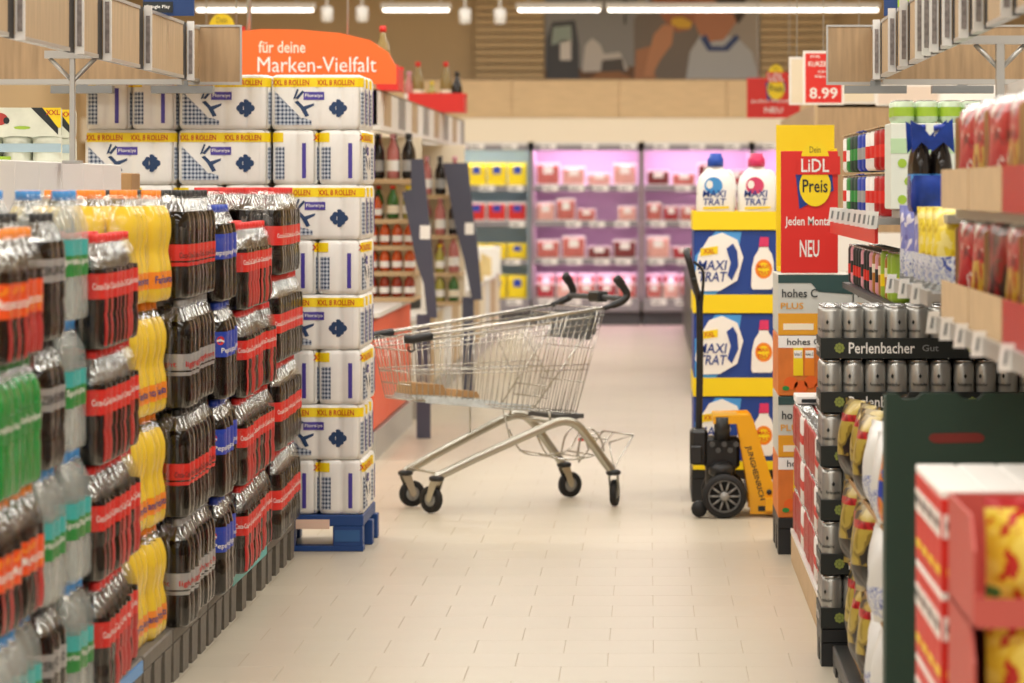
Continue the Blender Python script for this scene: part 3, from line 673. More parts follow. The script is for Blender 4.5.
# pale wall boards seen under the canopies
t = thing('blue_poster', 'dark blue payment poster standing on the canopy above the drinks', 'poster', (0, 12.5, 0))
q0, q1 = at(143, 22, 12.5), at(194, -12, 12.5)
MB().box(q0.x, q1.x, 0, .015, 2.083, q1.z, mat('poster_navy', '#173a70', .5)).build('board', t); MB().box(q0.x, q0.x+.11, -.004, 0, 2.095, 2.135, 'text_dark').text('Google Play', (q0.x+.055, -.006, 2.115), X3, Z3, .016, 'white', fit=.09).build('badge', t)
t = thing('blue_poster', 'dark blue poster with green badge standing on the canopy above the beer', 'poster', (0, 12.5, 0))
q0, q1 = at(884, 22, 12.5), at(930, -12, 12.5)
MB().box(q0.x, q1.x, 0, .015, 2.083, q1.z, mat('poster_navy', '#173a70', .5)).build('board', t); MB().box(q0.x+.05, q0.x+.15, -.004, 0, 2.09, 2.17, 'lime').build('badge', t)

# ================================================================== HANGING SIGNS
def lidl_emblem(t, c, s, m=1):
    """price badge: red plate with the shop name, yellow disc with Preis in a blue edge; c centre, s height"""
    e = MB(); x, y, z = c; k_ = m
    e.prism([(x-k_*.42*s, z+.02*s), (x+k_*.36*s, z+.10*s), (x+k_*.40*s, z-.22*s), (x-k_*.34*s, z-.5*s), (x-k_*.38*s, z-.2*s)], 'y', y-.003, y, 'blue'); e.build('badge_edge', t)
    e = MB(); n = 28
    e.prism([(x+k_*.34*s*math.cos(2*PI*i/n), z-.16*s+.30*s*math.sin(2*PI*i/n)) for i in range(n)], 'y', y-.006, y-.003, 'yellow')
    e.prism([(x+k_*.3*s*math.cos(PI*i/12), z+.27*s+.24*s*math.sin(PI*i/12)) for i in range(13)], 'y', y-.006, y-.003, 'yellow'); e.build('badge_disc', t)
    MB().box(x-k_*.38*s, x+.38*s, y-.008, y-.006, z+.02*s, z+.30*s, 'red').text('LiDL', (x, y-.0095, z+.16*s), X3, Z3, .2*s, 'white', fit=k_*.6*s).build('badge_plate', t)
    MB().text('Preis', (x, y-.0075, z-.15*s), X3, Z3, .2*s, 'text_dark', fit=k_*.54*s).build('badge_lettering', t); MB().text('Dein', (x, y-.0075, z+.40*s), X3, Z3, .1*s, mat('olive_ink', '#a58d1a', .5), fit=k_*.24*s).build('badge_lettering', t)
def montag_sign(label, x0, y0, x1, y1, Y, ex, ey, es, tx=None):
    a, b = at(x0, y1, Y), at(x1, y0, Y)
    t = thing('promo_sign', label, 'sign', (0, Y, 0), 0, 'red weekday promotion signs')
    if Y > 14:
        for k in (.2, .8): MB().tube([(a.x+(b.x-a.x)*k, .015, b.z-.01), (a.x+(b.x-a.x)*k, .015, CEIL)], .004, 'alu', 5).build('hanging_rod', t)
    MB().cbox(a.x, b.x, 0, .03, a.z, b.z, 'red', .002).build('board', t)
    e = at(ex, ey, Y); lidl_emblem(t, (e.x, -.001, e.z), es*Y/F, .70)
    cx = (a.x+b.x)/2; W = b.x-a.x; Hh = b.z-a.z
    MB().text('Jeden Montag', (cx, -.002, a.z+Hh*.415), X3, Z3, Hh*.095, 'white', fit=W*.86).build('lettering', t); MB().text('NEU', (cx, -.002, a.z+Hh*.20), X3, Z3, Hh*.14, 'white', fit=W*.34).build('lettering', t)
    return t
# orange arched sign
t = thing('orange_sign', 'orange hanging sign with curved end above the kitchen rolls', 'sign', (0, 15.6, 0))
pts = [(241, 84), (241, 31), (262, 29), (300, 29.5), (340, 33), (370, 40), (388, 52), (396, 66), (396, 84)]
MB().prism([(at(x, y, 15.6).x, at(x, y, 15.6).z) for x, y in pts], 'y', 0, .03, 'orange').build('board', t)
a = at(290, 47, 15.6); b = at(318, 64.5, 15.6)
MB().text('für deine', (at(282, 47, 15.6).x, -.002, a.z), X3, Z3, .055, mat('sign_peach', '#fbe3cf', .5), fit=.215).build('lettering', t); MB().text('Marken-Vielfalt', (at(317, 64.5, 15.6).x, -.002, b.z), X3, Z3, .070, 'white', fit=.545, bold=0).build('lettering', t)
for x in (248, 347): MB().tube([(at(x, 40, 15.6).x, .04, at(x, 78, 15.6).z), (at(x, 40, 15.6).x, .04, CEIL)], .012 if x == 248 else .006, 'alu', 6).build('hanging_rod', t)
t = montag_sign('red weekday sign standing in front of the stacked energy drinks', 781, 151, 838, 273, 13.47, 815, 176, 66)
montag_sign('small red weekday sign hanging at the back beside the poster', 747, 78, 800, 118, 25.4, 776, 83, 36)
montag_sign('red and yellow price sign half hidden behind the canopy end over the drinks', 196, 50, 246, 100, 17.9, 222, 45, 62)
# price placards
def placard(x0, y0, x1, y1, Y, m, label, lines=()):
    a, b = at(x0, y1, Y), at(x1, y0, Y)
    t = thing('price_placard', label, 'sign', (0, Y, 0), 0, 'hanging price placards')
    MB().cbox(a.x, b.x, 0, .012, a.z, b.z, 'paper', .002).build('frame', t)
    MB().box(a.x+.012, b.x-.012, -.003, 0, a.z+.012, b.z-.012, m).build('print', t)
    if lines:
        for s, fx, fz, h_, fw in lines: MB().text(s, (a.x+(b.x-a.x)*fx, -.005, a.z+(b.z-a.z)*fz), X3, Z3, h_, 'white', fit=fw).build('lettering', t)
    MB().tube([((a.x+b.x)/2, .006, b.z), ((a.x+b.x)/2, .006, CEIL)], .003, 'alu', 5).build('cord', t)
placard(803, 51, 844, 105, 17, 'red', 'red hanging price placard reading 8.99', [('8.99', .5, .22, .055, .14), ('KURZE', .35, .76, .025, .09), ('FÜR', .3, .9, .016, .05), ('Gut', .55, .62, .012, .08), ('Gut', .5, .53, .012, .09)])
placard(789, 57, 805, 105, 17.6, 'cream', 'cream hanging placard beside the 8.99 placard')
placard(842, 86, 876, 104, 17.6, 'cream', 'cream placard half hidden under the canopy end')
placard(876, 84, 940, 106, 18.2, mat('pale_pink_card', '#efe0d2', .6), 'wide pale placard under the canopy beside the lamp bar')
placard(940, 80, 1000, 104, 19.2, 'paper', 'pale placard behind the braced upright')

# ================================================================== RACKS DOWN THE LEFT OF THE AISLE BEYOND
t = thing('orange_counter', 'orange-red fronted counter with grey kick strip behind the trolley', 'counter', (-1.46, 18.1, 0))
og = mat('coral_front', '#e8613c', .5)
MB().box(-.9, -.02, 0, 2.8, .0, .76, 'card2').build('body', t)
for k in range(3): MB().cbox(-.02, 0, k*.935, k*.935+.93, .16, .74, og, .004).build('front_panel', t)
MB().box(-.02, .012, 0, 2.82, 0, .15, 'alu').build('kick_strip', t)
MB().box(-.92, .03, -.02, 2.82, .76, .785, 'alu_white').build('worktop', t)
for k in range(2):
    t = thing('low_counter', ['pale wooden low counter of bread and cheese beyond the orange counter', 'farthest low counter on the aisle before the cool-lit cabinet'][k], 'counter', (-1.46, 21.3+k*6.2, 0))
    MB().box(-.9, -.02, 0, 6, 0, .60, 'card2').build('body', t); MB().box(-.02, .01, 0, 6, 0, .12, 'alu').build('kick_strip', t)
    for g in range(6): MB().cbox(-.02, 0, g*1.0, g*1.0+.99, .13, .60, ('white', 'card2', 'cream')[g % 3], .004).build('front_panel', t)
    MB().box(-.92, .02, 0, 6, .60, .625, 'alu_white').build('worktop', t)
def sauce_meshes(body, label, cap, r, h):
    b = MB().lathe([(r*.6, 0), (r, .01), (r, h*.55), (r*.9, h*.65), (r*.42, h*.82), (r*.38, h*.92)], body, 10).mesh('bottle')
    l = MB().lathe([(r*1.02, h*.18), (r*1.02, h*.42)], label, 10, caps=False).mesh('label')
    c = MB().lathe([(r*.45, h*.9), (r*.45, h)], cap, 10).mesh('cap')
    return b, l, c
sauce_or = mat('tomato_sauce', '#c4531f', .2); wine_d = mat('dark_wine', '#23201f', .15); wine_p = mat('rose_wine', '#c77b78', .15); oil = mat('olive_oil', '#a8a04a', .2)
SB = {'sauce': sauce_meshes(sauce_or, 'paper', 'text_dark', .029, .15), 'sauce2': sauce_meshes(mat('pepper_sauce', '#8f2f17', .2), 'paper', 'red', .029, .15), 'oil': sauce_meshes(oil, 'paper', 'yellow', .032, .2), 'wine': sauce_meshes(wine_d, 'silver', 'text_dark', .037, .27), 'rose': sauce_meshes(wine_p, 'paper', 'pink', .037, .27), 'green': sauce_meshes(mat('green_bottle_glass', '#3c6b35', .15), 'cream', 'red', .034, .2), 'tall': sauce_meshes(mat('fizz_gold', '#8f7a48', .2), 'cream', 'red', .042, .34)}
def glass_bottle(kind, x, y, z, lab, group):
    t = thing('bottle', lab, 'bottle', (x, y, z), 0, group)
    for n, me in zip(('glass', 'label', 'cap'), SB[kind]): obj(n, me, t)
desc_b = {'sauce': 'orange sauce bottle', 'sauce2': 'dark red sauce bottle', 'oil': 'yellow oil bottle', 'wine': 'dark wine bottle', 'rose': 'pink wine bottle', 'green': 'green bottle', 'tall': 'tall golden bottle'}
def rack(label, x0, x1, Y, tiers, group, rname, zt):
    t = thing('bottle_rack', label, 'rack', ((x0+x1)/2, Y, 0), 0, 'display racks beyond the trolley'); W = x1-x0
    MB().box(-W/2, W/2, .5, .53, zt, 1.755, 'cream').build('back_panel', t)
    MB().box(-W/2-.02, -W/2, 0, .53, zt, 1.755, 'alu_white').build('side_panel', t)
    for i, (z, kinds, step) in enumerate(tiers):
        sh = MB().box(-W/2, W/2-.02*i*0, -.06*(len(tiers)-i)*.3, .5, z-.02, z-.003, 'card2').build('shelf', t)
        MB().box(-W/2, W/2, -.06*(len(tiers)-i)*.3-.01, -.06*(len(tiers)-i)*.3, z-.024, z+.004, 'card2').build('price_rail', sh)
        n = int(W/step)
        for k in range(n):
            for d in range(2):
                kd = kinds[(k+d) % len(kinds)]
                glass_bottle(kd, x0+W*(k+.5)/n, Y+.04-.06*(len(tiers)-i)*.3+d*.1, z, f'{desc_b[kd]}, {NTH[k].replace("nearest","first")} along {["front","rear"][d]} of the {ORD[i]} tier, {rname}', group)
rack('stepped rack of orange sauce bottles behind the kitchen roll stack', -1.72, -1.36, 19.9, [(.81, ['sauce2'], .062), (.96, ['sauce'], .062), (1.11, ['sauce'], .062), (1.265, ['oil', 'sauce', 'green', 'oil'], .075), (1.50, ['wine', 'wine', 'rose', 'wine'], .085)], 'bottles on the sauce rack', 'sauce rack', .787)
rack('narrow rack of small bottles between the two dark sign panels', -1.78, -1.30, 23.6, [(.66, ['green', 'oil'], .09), (.86, ['oil', 'rose', 'green'], .09), (1.12, ['rose', 'wine', 'oil'], .09), (1.40, ['wine', 'green', 'rose'], .09)], 'bottles on the narrow rack', 'narrow rack', .63)
def fin(label, pts, Y):
    t = thing('sign_panel', label, 'sign', (0, Y, 0), 0, 'dark sign panels beyond the trolley')
    P = [(at(x, y, Y).x, at(x, y, Y).z) for x, y in pts]
    MB().prism(P, 'y', 0, .04, 'navy').build('board', t)
    cx = sum(p[0] for p in P)/len(P); cz = sum(p[1] for p in P)/len(P)
    MB().box(cx+.0, cx+.06, -.003, 0, cz-.03, cz+.05, 'paper').build('sticker', t)
    b = min(p[1] for p in P); MB().box(cx-.02, cx+.06, .01, .03, 0, b+.02, 'navy').build('foot', t)
fin('dark slate sign panel with curved edge beside the sauce rack', [(411, 159), (411, 190), (402, 192), (405, 205), (411, 235), (416, 262), (424, 285), (427, 318), (437, 318), (434, 280), (431, 240), (427, 200), (423, 159)], 19.68)
fin('dark brown slanted sign panel in front of the cool-lit cabinet', [(443, 163), (450, 200), (456, 230), (464, 260), (472, 300), (482, 300), (478, 250), (472, 205), (468, 163)], 23.4)
# canopy of that row with red toppers and bottles
t = thing('striped_canopy', 'canopy of grey striped price boards above the sauce rack', 'shelf canopy', (-1.46, 0, 0))
for k in range(16):
    MB().box(-.03, 0, 18.3+k*.55, 18.3+k*.55+.50, 1.79, 1.98, ('alu_white', 'wood', 'alu_white', 'grey')[k % 4]).build('board', t)
MB().box(-.05, .02, 18.3, 27.1, 1.765, 1.79, 'alu_white').build('rail', t)
MB().box(-.9, .0, 18.3, 18.33, 1.79, 1.98, 'wood_dark').build('end_board', t)
MB().box(-.9, .0, 18.3, 27.1, 1.975, 1.985, 'wood_dark').build('roof', t)
for i, (x0, x1, y0, y1, Y) in enumerate(((376, 398, 92, 122, 18.6), (408, 464, 93, 116, 24.0))):
    a, b = at(x0, y1, Y), at(x1, y0, Y); base = 1.986
    t = thing('red_tray', ['red topper box on the striped canopy next to the kitchen rolls', 'red tray of bottles on the striped canopy'][i], 'tray', (0, Y, base))
    W = [(a.x, b.x)][0]
    MB().box(W[0], W[1], 0, .02, 0, b.z-base if b.z-base > .05 else .14, 'red').build('front', t); MB().box(W[0], W[1], .02, .4, 0, .02, 'red').build('floor_panel', t)
    for x in (W[0], W[1]-.02): MB().box(x, x+.02, .02, .4, .02, .12, 'red').build('side', t)
    MB().box(W[0], W[1], .4, .42, 0, .14, 'red').build('back', t)
for i, (x, Y) in enumerate(((383, 18.8), (409, 24.15), (418, 24.15), (432, 24.15), (446, 24.15), (457, 24.15))):
    glass_bottle(['tall', 'rose', 'tall', 'oil', 'tall', 'wine'][i], at(x, 0, Y).x, Y, 2.006, f'bottle standing on the striped canopy, {["beside the orange sign","first in the red tray","second in the red tray","third in the red tray","fourth in the red tray","last in the red tray"][i]}', 'bottles on the striped canopy')
# crates, loaves and parcels on the low counters
loaf = mat('bread_crust', '#b9853f', .6, 0, (20, .2)); cheese = mat('cheese_rind', '#dcc489', .5, 0, (12, .12))
for i in range(16):
    Y = (21.6, 22.15, 22.7, 23.05, 24.7, 25.2, 25.9, 26.6, 27.8, 28.5, 29.2, 29.9, 30.6, 31.3, 32.0, 32.7)[i]; x = -1.62+random.uniform(-.05, .05); z = .625
    t = thing('bread_loaf' if i % 3 else 'white_crate', f'{["white crate","brown loaf","pale cheese block"][i % 3]} on the low counter, {NTH[i].replace("nearest","first")} beyond the orange counter', ['crate', 'bread', 'cheese'][i % 3], (x, Y, z), random.uniform(-.3, .3), 'food along the low counters')
    if i % 3 == 0:
        t.location.x -= .0
        MB().cbox(-.13, .13, -.2, .2, 0, .26, 'paper', .01).build('body', t); MB().box(.13, .134, -.12, .12, .06, .2, ('text_dark', 'pink', 'card')[i % 3]).build('print', t)
    elif i % 3 == 1:
        MB().lathe([(.001, -.17), (.05, -.15), (.075, -.08), (.08, 0), (.075, .08), (.05, .15), (.001, .17)], loaf, 12, axis='y', o=(0, 0, .075)).build('crust', t); MB().box(-.09, .09, -.18, .18, 0, .012, 'card').build('board', t)
    else:
        MB().prism([(-.12, 0), (.14, 0), (.14, .17), (-.12, .3)], 'y', -.15, .15, cheese).build('block', t); MB().box(.14, .143, -.1, .1, .03, .13, 'paper').build('sticker', t)
# ================================================================== THE SHOPPING TROLLEY
ang = math.atan2(-.47, -.883)
t = thing('shopping_trolley', 'empty wire shopping trolley with black horn handles standing across the aisle', 'shopping trolley', (-.275, 15.68, 0), ang)
def curve(pts, n=6):                                   # smooth polyline (Catmull-Rom)
    P = [Vector(p) for p in pts]; P = [P[0]*2-P[1]]+P+[P[-1]*2-P[-2]]; out = []
    for i in range(1, len(P)-2):
        for k in range(n):
            s = k/n; out.append(.5*((2*P[i])+(P[i+1]-P[i-1])*s+(2*P[i-1]-5*P[i]+4*P[i+1]-P[i+2])*s*s+(-P[i-1]+3*P[i]-3*P[i+1]+P[i+2])*s**3))
    return out+[P[-2]]
for s in (1, -1):
    MB().tube(curve([(0, s*.25, .155), (.05, s*.25, .215), (.12, s*.25, .305), (.17, s*.248, .365), (.215, s*.245, .392), (.28, s*.24, .393), (.40, s*.23, .35), (.66, s*.195, .245), (.80, s*.175, .183), (.838, s*.17, .168), (.846, s*.17, .155)], 5), .0205, 'steel', 10, flat=.85).build('leg_tube', t)
def castor(u, v, steer):
    c = thing_part = bpy.data.objects.new('castor', None)
    hb = MB(); hb.lathe([(.026, .145), (.034, .15), (.034, .163), (.022, .17)], 'black', 12, o=(u, v, 0))
    o = hb.build('castor', t)
    cs, sn = math.cos(steer), math.sin(steer)
    R = lambda x, y, z: (u+x*cs-y*sn, v+x*sn+y*cs, z)
    fk = MB()
    for q in (-1, 1):
        pts = [(.022, .145), (-.022, .145), (-.045, .062), (-.03, .048), (-.015, .06)]
        fk.add([R(x, q*.018, z) for x, z in pts]+[R(x, q*.021, z) for x, z in pts], [(0, 1, 2, 3, 4), (9, 8, 7, 6, 5)]+[(i, (i+1) % 5, 5+(i+1) % 5, 5+i) for i in range(5)], 'steel')
    fk.build('fork', o)
    w_ = MB(); n = 20
    for (ra, rb, y0, y1, m) in ((.034, .060, -.014, .014, 'tyre'), (.0, .035, -.011, .011, 'hub')):
        v_ = []
        for (r, y) in ((ra, y0), (rb-.004, y0), (rb, y0+.004), (rb, y1-.004), (rb-.004, y1), (ra, y1)):
            v_ += [R(-.032+r*math.cos(2*PI*i/n), y, .0625+r*math.sin(2*PI*i/n)) for i in range(n)]
        w_.add(v_, [(i*n+j, i*n+(j+1) % n, (i+1)*n+(j+1) % n, (i+1)*n+j) for i in range(5) for j in range(n)], m, True)
    w_.build('wheel', o)
    bpy.data.objects.remove(c)
castor(0, .25, .9); castor(0, -.25, .1); castor(.845, .17, 1.99); castor(.845, -.17, 0)
# basket corners
RB, FB = (.17, .205, .425), (.955, .145, .505)         # bottom rear, bottom front (u, half width, z)
RT, FT = (.05, .265, .905), (1.0, .205, .785)          # rim rear, rim front
def lerp(a, b, s): return tuple(x+(y-x)*s for x, y in zip(a, b))
def P3(q, s): return (q[0], s*q[1], q[2])
wr = .0019
for s in (1, -1):
    m = MB()
    for i in range(31):
        k = i/30; m.tube([P3(lerp(RB, FB, k), s), P3(lerp(RT, FT, k), s)], wr, 'chrome', 5)
    for f in (0, .03, .42, .47, .80, .86):
        m.tube([P3(lerp(RB, RT, f), s), P3(lerp(FB, FT, f), s)], wr*1.3, 'chrome', 5)
    m.build('basket_side', t)
    MB().tube([P3(RT, s), P3(lerp(RT, FT, .5), s), P3(FT, s)], .0085, 'chrome', 8).build('rim', t)
    MB().tube([P3(lerp(RB, RT, .93), s), P3(lerp(FB, FT, .93), s)], .005, 'chrome', 6).build('guide_rail', t)
m = MB()
for i in range(11):
    k = -1+2*i/10; m.tube([(FB[0], k*FB[1], FB[2]), (FT[0], k*FT[1], FT[2])], wr, 'chrome', 5)
for f in (0, .25, .45, .8, 1): q = lerp(FB, FT, f); m.tube([(q[0], -q[1], q[2]), (q[0], q[1], q[2])], wr*1.4, 'chrome', 5)
m.build('basket_front', t)
m = MB()
for i in range(13):
    k = -1+2*i/12; m.tube([(RB[0], k*RB[1], RB[2]), (FB[0], k*FB[1], FB[2])], wr, 'chrome', 5)
for i in range(9):
    q = lerp(RB, FB, i/8); m.tube([(q[0], -q[1], q[2]), (q[0], q[1], q[2])], wr*1.3, 'chrome', 5)
m.build('basket_bottom', t)
m = MB()
for i in range(15):
    k = -1+2*i/14; m.tube([(RB[0], k*RB[1], RB[2]), (RT[0]+.01, k*RT[1]*.95, RT[2])], wr, 'chrome', 5)
for f in (0, .3, .62, 1): q = lerp(RB, RT, f); m.tube([(q[0], -q[1], q[2]), (q[0], q[1], q[2])], wr*1.5, 'chrome', 5)
m.build('rear_gate', t)
# folded child seat
m = MB()
for i in range(9):
    k = -1+2*i/8; m.tube([(.30, k*.17, .50), (.20, k*.19, .88)], wr, 'chrome', 5)
for z, u in ((.50, .30), (.55, .285), (.88, .20)): m.tube([(u, -.18, z), (u, .18, z)], wr*1.8, 'chrome', 5)
for s in (1, -1): m.tube([(.10, s*.19, .80), (.36, s*.17, .46)], .004, 'chrome', 6); m.tube([(.42, s*.15, .82), (.30, s*.19, .60)], .0025, 'chrome', 5)
cs = m.build('child_seat', t)
m = MB(); m.prism([(.085, .76), (.105, .76), (.075, .885), (.055, .885)], 'y', -.20, .20, 'greyp')
m.build('seat_flap', cs)
m = MB()
for k in range(9): m.box(.05, .056, -.18+k*.042, -.16+k*.042, .78, .87, 'black')
m.build('flap_ribs', cs)
# handle horns and cross bar
for s in (1, -1):
    MB().tube(curve([(.055, s*.262, .905), (.01, s*.268, .918), (-.04, s*.272, .94), (-.058, s*.272, .965), (-.045, s*.268, .995), (-.02, s*.262, 1.03), (-.005, s*.26, 1.045)], 4), [.012]*4+[.017]*14+[.021]*5+[.019, .010], 'black', 10).build('horn_handle', t)
MB().tube([(-.035, -.26, .945), (-.05, -.12, .948), (-.05, .12, .948), (-.035, .26, .945)], .013, 'greyp', 10).build('cross_bar', t)
MB().cbox(-.075, -.02, -.05, .06, .925, .975, 'black', .008).build('coin_lock', t)
for s in (1, -1):
    MB().tube([(FT[0]-.11, s*(FT[1]+.008), FT[2]+.008), (FT[0]-.02, s*(FT[1]+.006), FT[2]-.004), (FT[0]+.012, s*(FT[1]-.012), FT[2]-.004)], .020, 'black', 8).build('corner_bumper', t)
# hook, plastic floor strips, undercarriage
MB().tube(curve([(.97, .2, .765), (.972, .212, .74), (.985, .213, .725), (1.0, .21, .735), (1.0, .21, .75)], 4), .004, 'black', 6).build('bag_hook', t)
clearp = see_through('clear_strip', '#d8e2e6', .5, .9, .15, 20, (1, 1, 1))
for s in (1, -1): MB().prism([(.38, .44), (.90, .495), (.90, .525), (.38, .47)], 'y', s*.175, s*.172, clearp).build('side_strip', t)
m = MB()
m.tube([(.16, -.2, .41), (.16, .2, .41)], .011, 'steel', 8); m.tube([(.3, -.242, .395), (.3, .242, .395)], .009, 'steel', 8); m.tube([(.84, -.175, .18), (.84, .175, .18)], .006, 'steel', 8)
for s in (1, -1): m.tube([(.3, s*.21, .395), (.3, s*.2, .44)], .006, 'steel', 6); m.tube([(.50, s*.215, .305), (.52, s*.175, .46)], .004, 'steel', 6)
m.box(.13, .26, -.10, .21, .405, .425, 'greyp')
m.build('chassis', t)
m = MB(); r = .0045
for s in (1, -1):
    m.tube(curve([(.34, s*.14, .34), (.28, s*.14, .24), (.18, s*.14, .215), (.04, s*.14, .23), (-.02, s*.15, .30), (-.05, s*.15, .33)], 4), r, 'chrome', 6)
    m.tube([(-.03, s*.15, .285), (-.155, s*.15, .315), (-.04, s*.18, .17), (-.03, s*.15, .285)], r, 'chrome', 6)
    m.tube(curve([(.10, s*.08, .225), (.08, s*.08, .30), (.03, s*.08, .345), (-.02, s*.08, .30), (-.04, s*.08, .24)], 4), r, 'chrome', 6)
for u, z in ((.28, .24), (.18, .215), (.10, .222), (.04, .23), (-.02, .30), (-.155, .315)): m.tube([(u, -.15, z), (u, .15, z)], r*.9, 'chrome', 6)
rk = m.build('crate_rack', t)
MB().box(-.005, .05, -.006, .006, .285, .297, 'red').build('clip', rk)
# flattened cartons left in the trolley
for i, (u0, u1, z, lab) in enumerate(((.76, .935, .52, 'brown cardboard sleeve lying in the front of the trolley'), (.60, .73, .505, 'smaller brown cardboard piece lying in the trolley'))):
    h = Vector((-.883, -.47, 0)); n_ = Vector((.47, -.883, 0)); o_ = Vector((-.275, 15.68, 0))
    c = o_+h*((u0+u1)/2)+n_*.02
    b = thing('cardboard_piece', lab, 'cardboard', (c.x, c.y, z), ang)
    L = (u1-u0)/2
    MB().prism([(-L, .0), (L, .01), (L*.8, .06-.02*i), (-L*.7, .05-.02*i)], 'y', -.1, .09, 'card').build('panel', b)
    if i == 0: MB().prism([(-.02, .055), (.055, .055), (.06, .10), (.035, .13), (.0, .11)], 'y', -.03, .06, 'pet').build('plastic_bag', b)

# ================================================================== DETERGENT PALLET
DY = 15.7; sD = F/DY
dx0, dx1 = .212, .81
def jug_outline(cx, z0, w_, h_):
    q = [(-.42, 0), (.40, 0), (.47, .05), (.49, .3), (.46, .55), (.36, .72), (.22, .80), (.20, .86), (-.20, .86), (-.22, .80), (-.40, .66), (-.49, .45), (-.49, .06)]
    return [(cx+a*w_, z0+b*h_) for a, b in q]
pallet('display_pallet', 'black pallet under the stacked detergent cartons', dx0-.01, dx1, DY, DY+.8, .15, 'black')
lay = .384; z = .16
swirl = mat('swirl_blue', '#4a9ae0', .4); deep = mat('deep_blue_carton', '#173f92', .45)
def jug_print(mb, cx, z0, w_, h_, lean, m, Yf):
    q = jug_outline(0, 0, w_, h_); q = [(cx+x+lean*zz, z0+zz) for x, zz in q]
    mb.prism(q, 'y', Yf-.003, Yf, m)
for L in range(3):
    zz = .105+L*lay
    t = thing('detergent_carton', f'blue carton with printed white jugs and yellow tray edge, {["bottom","middle","top"][L]} one on the detergent pallet', 'carton', (0, DY, zz if L else .15), 0, 'detergent cartons')
    b0 = 0 if L else -.045
    bt = lay-.004+b0*0-(0 if L else .045)
    MB().cbox(dx0, dx1, 0, .78, 0, bt, deep, .004).build('carton', t)
    yb = .085 if L else .04
    MB().box(dx0-.004, dx1+.004, -.006, .784, 0, yb, 'yellow').build('tray_edge', t)
    pz = yb; hgt = bt-yb
    pr = MB()
    for rep, c in enumerate((dx0, dx0+.40)):
        e = min(c+.39, dx1-.004)
        def C(x): return min(max(x, dx0+.002), dx1-.004)
        pr.prism([(C(c+.004), pz+.0), (C(c+.10), pz), (C(c+.19), pz+hgt*.35), (C(c+.22), pz+hgt*.98), (C(c+.10), pz+hgt*.99), (C(c+.004), pz+hgt*.6)], 'y', -.003, 0, swirl)
    pr.build('swirl_print', t)
    jp = MB(); n = 22
    # large jug with handle opening, drawn tilted
    jp.prism([(dx0+.005, pz+hgt*.30), (dx0+.02, pz+hgt*.62), (dx0+.07, pz+hgt*.90), (dx0+.13, pz+hgt*.97), (dx0+.20, pz+hgt*.86), (dx0+.228, pz+hgt*.58), (dx0+.20, pz+hgt*.22), (dx0+.12, pz+hgt*.06), (dx0+.03, pz+hgt*.05)], 'y', -.006, -.003, 'paper')
    jp.prism([(dx0+.15, pz+hgt*.72), (dx0+.18, pz+hgt*.80), (dx0+.20, pz+hgt*.68), (dx0+.205, pz+hgt*.45), (dx0+.175, pz+hgt*.22), (dx0+.155, pz+hgt*.30), (dx0+.17, pz+hgt*.50)], 'y', -.008, -.006, deep)
    jug_print(jp, dx0+.315, pz+hgt*.08, .105, hgt*.78, .04, M['paper'], -.003)
    jp.prism([(dx0+.30, pz+hgt*.74), (dx0+.345, pz+hgt*.74), (dx0+.345, pz+hgt*.90), (dx0+.305, pz+hgt*.90)], 'y', -.006, -.003, mat('magenta_cap', '#d8356a', .4))
    jp.disc((dx0+.322, -.0066, pz+hgt*.40), X3, Z3, .040, .045, 'orange2', 14); jp.disc((dx0+.322, -.0072, pz+hgt*.40), X3, Z3, .027, .030, 'yellow', 14)
    jug_print(jp, dx0+.50, pz+hgt*.08, .13, hgt*.8, .05, M['paper'], -.003)
    jp.build('jug_print', t)
    tx = MB()
    tx.text('MAXI', (dx0+.085, -.0085, pz+hgt*.46), X3, Z3, .045, 'blue', fit=.13, shear=.15); tx.text('TRAT', (dx0+.085, -.0085, pz+hgt*.28), X3, Z3, .045, 'blue', fit=.13, shear=.15)
    tx.prism([(dx0+.03, pz+hgt*.72), (dx0+.11, pz+hgt*.76), (dx0+.11, pz+hgt*.64), (dx0+.03, pz+hgt*.60)], 'y', -.008, -.006, 'yellow'); tx.text('XXL', (dx0+.07, -.009, pz+hgt*.68), X3, Z3, .022, 'text_red', fit=.05)
    tx.text('MAXI', (dx0+.322, -.008, pz+hgt*.44), X3, Z3, .018, 'red', fit=.055); tx.text('TRAT', (dx0+.322, -.008, pz+hgt*.34), X3, Z3, .018, 'red', fit=.055)
    tx.text('MAXI', (dx0+.51, -.0085, pz+hgt*.46), X3, Z3, .03, 'blue', fit=.09); tx.text('TRAT', (dx0+.51, -.0085, pz+hgt*.32), X3, Z3, .03, 'blue', fit=.09)
    tx.build('lettering', t)
ztop = .105+3*lay
t = thing('yellow_tray', 'yellow open tray holding white detergent jugs on top of the cartons', 'tray', (0, DY, ztop))
MB().box(dx0-.004, dx1+.004, 0, .78, 0, .008, 'yellow').build('tray_floor', t); MB().box(dx0-.004, dx1+.004, -.008, 0, 0, .085, 'yellow').build('front', t)
for x in (dx0-.004, dx1-.002): MB().box(x, x+.006, 0, .78, .008, .085, 'yellow').build('side', t)
MB().box(dx0-.004, dx1+.004, .774, .782, .008, .085, 'yellow').build('back', t)
jcaps = [mat('cap_blue', '#1d4fb8', .35), mat('cap_magenta', '#d8356a', .35)]
jugw = mat('jug_white', '#f3f1ee', .35)
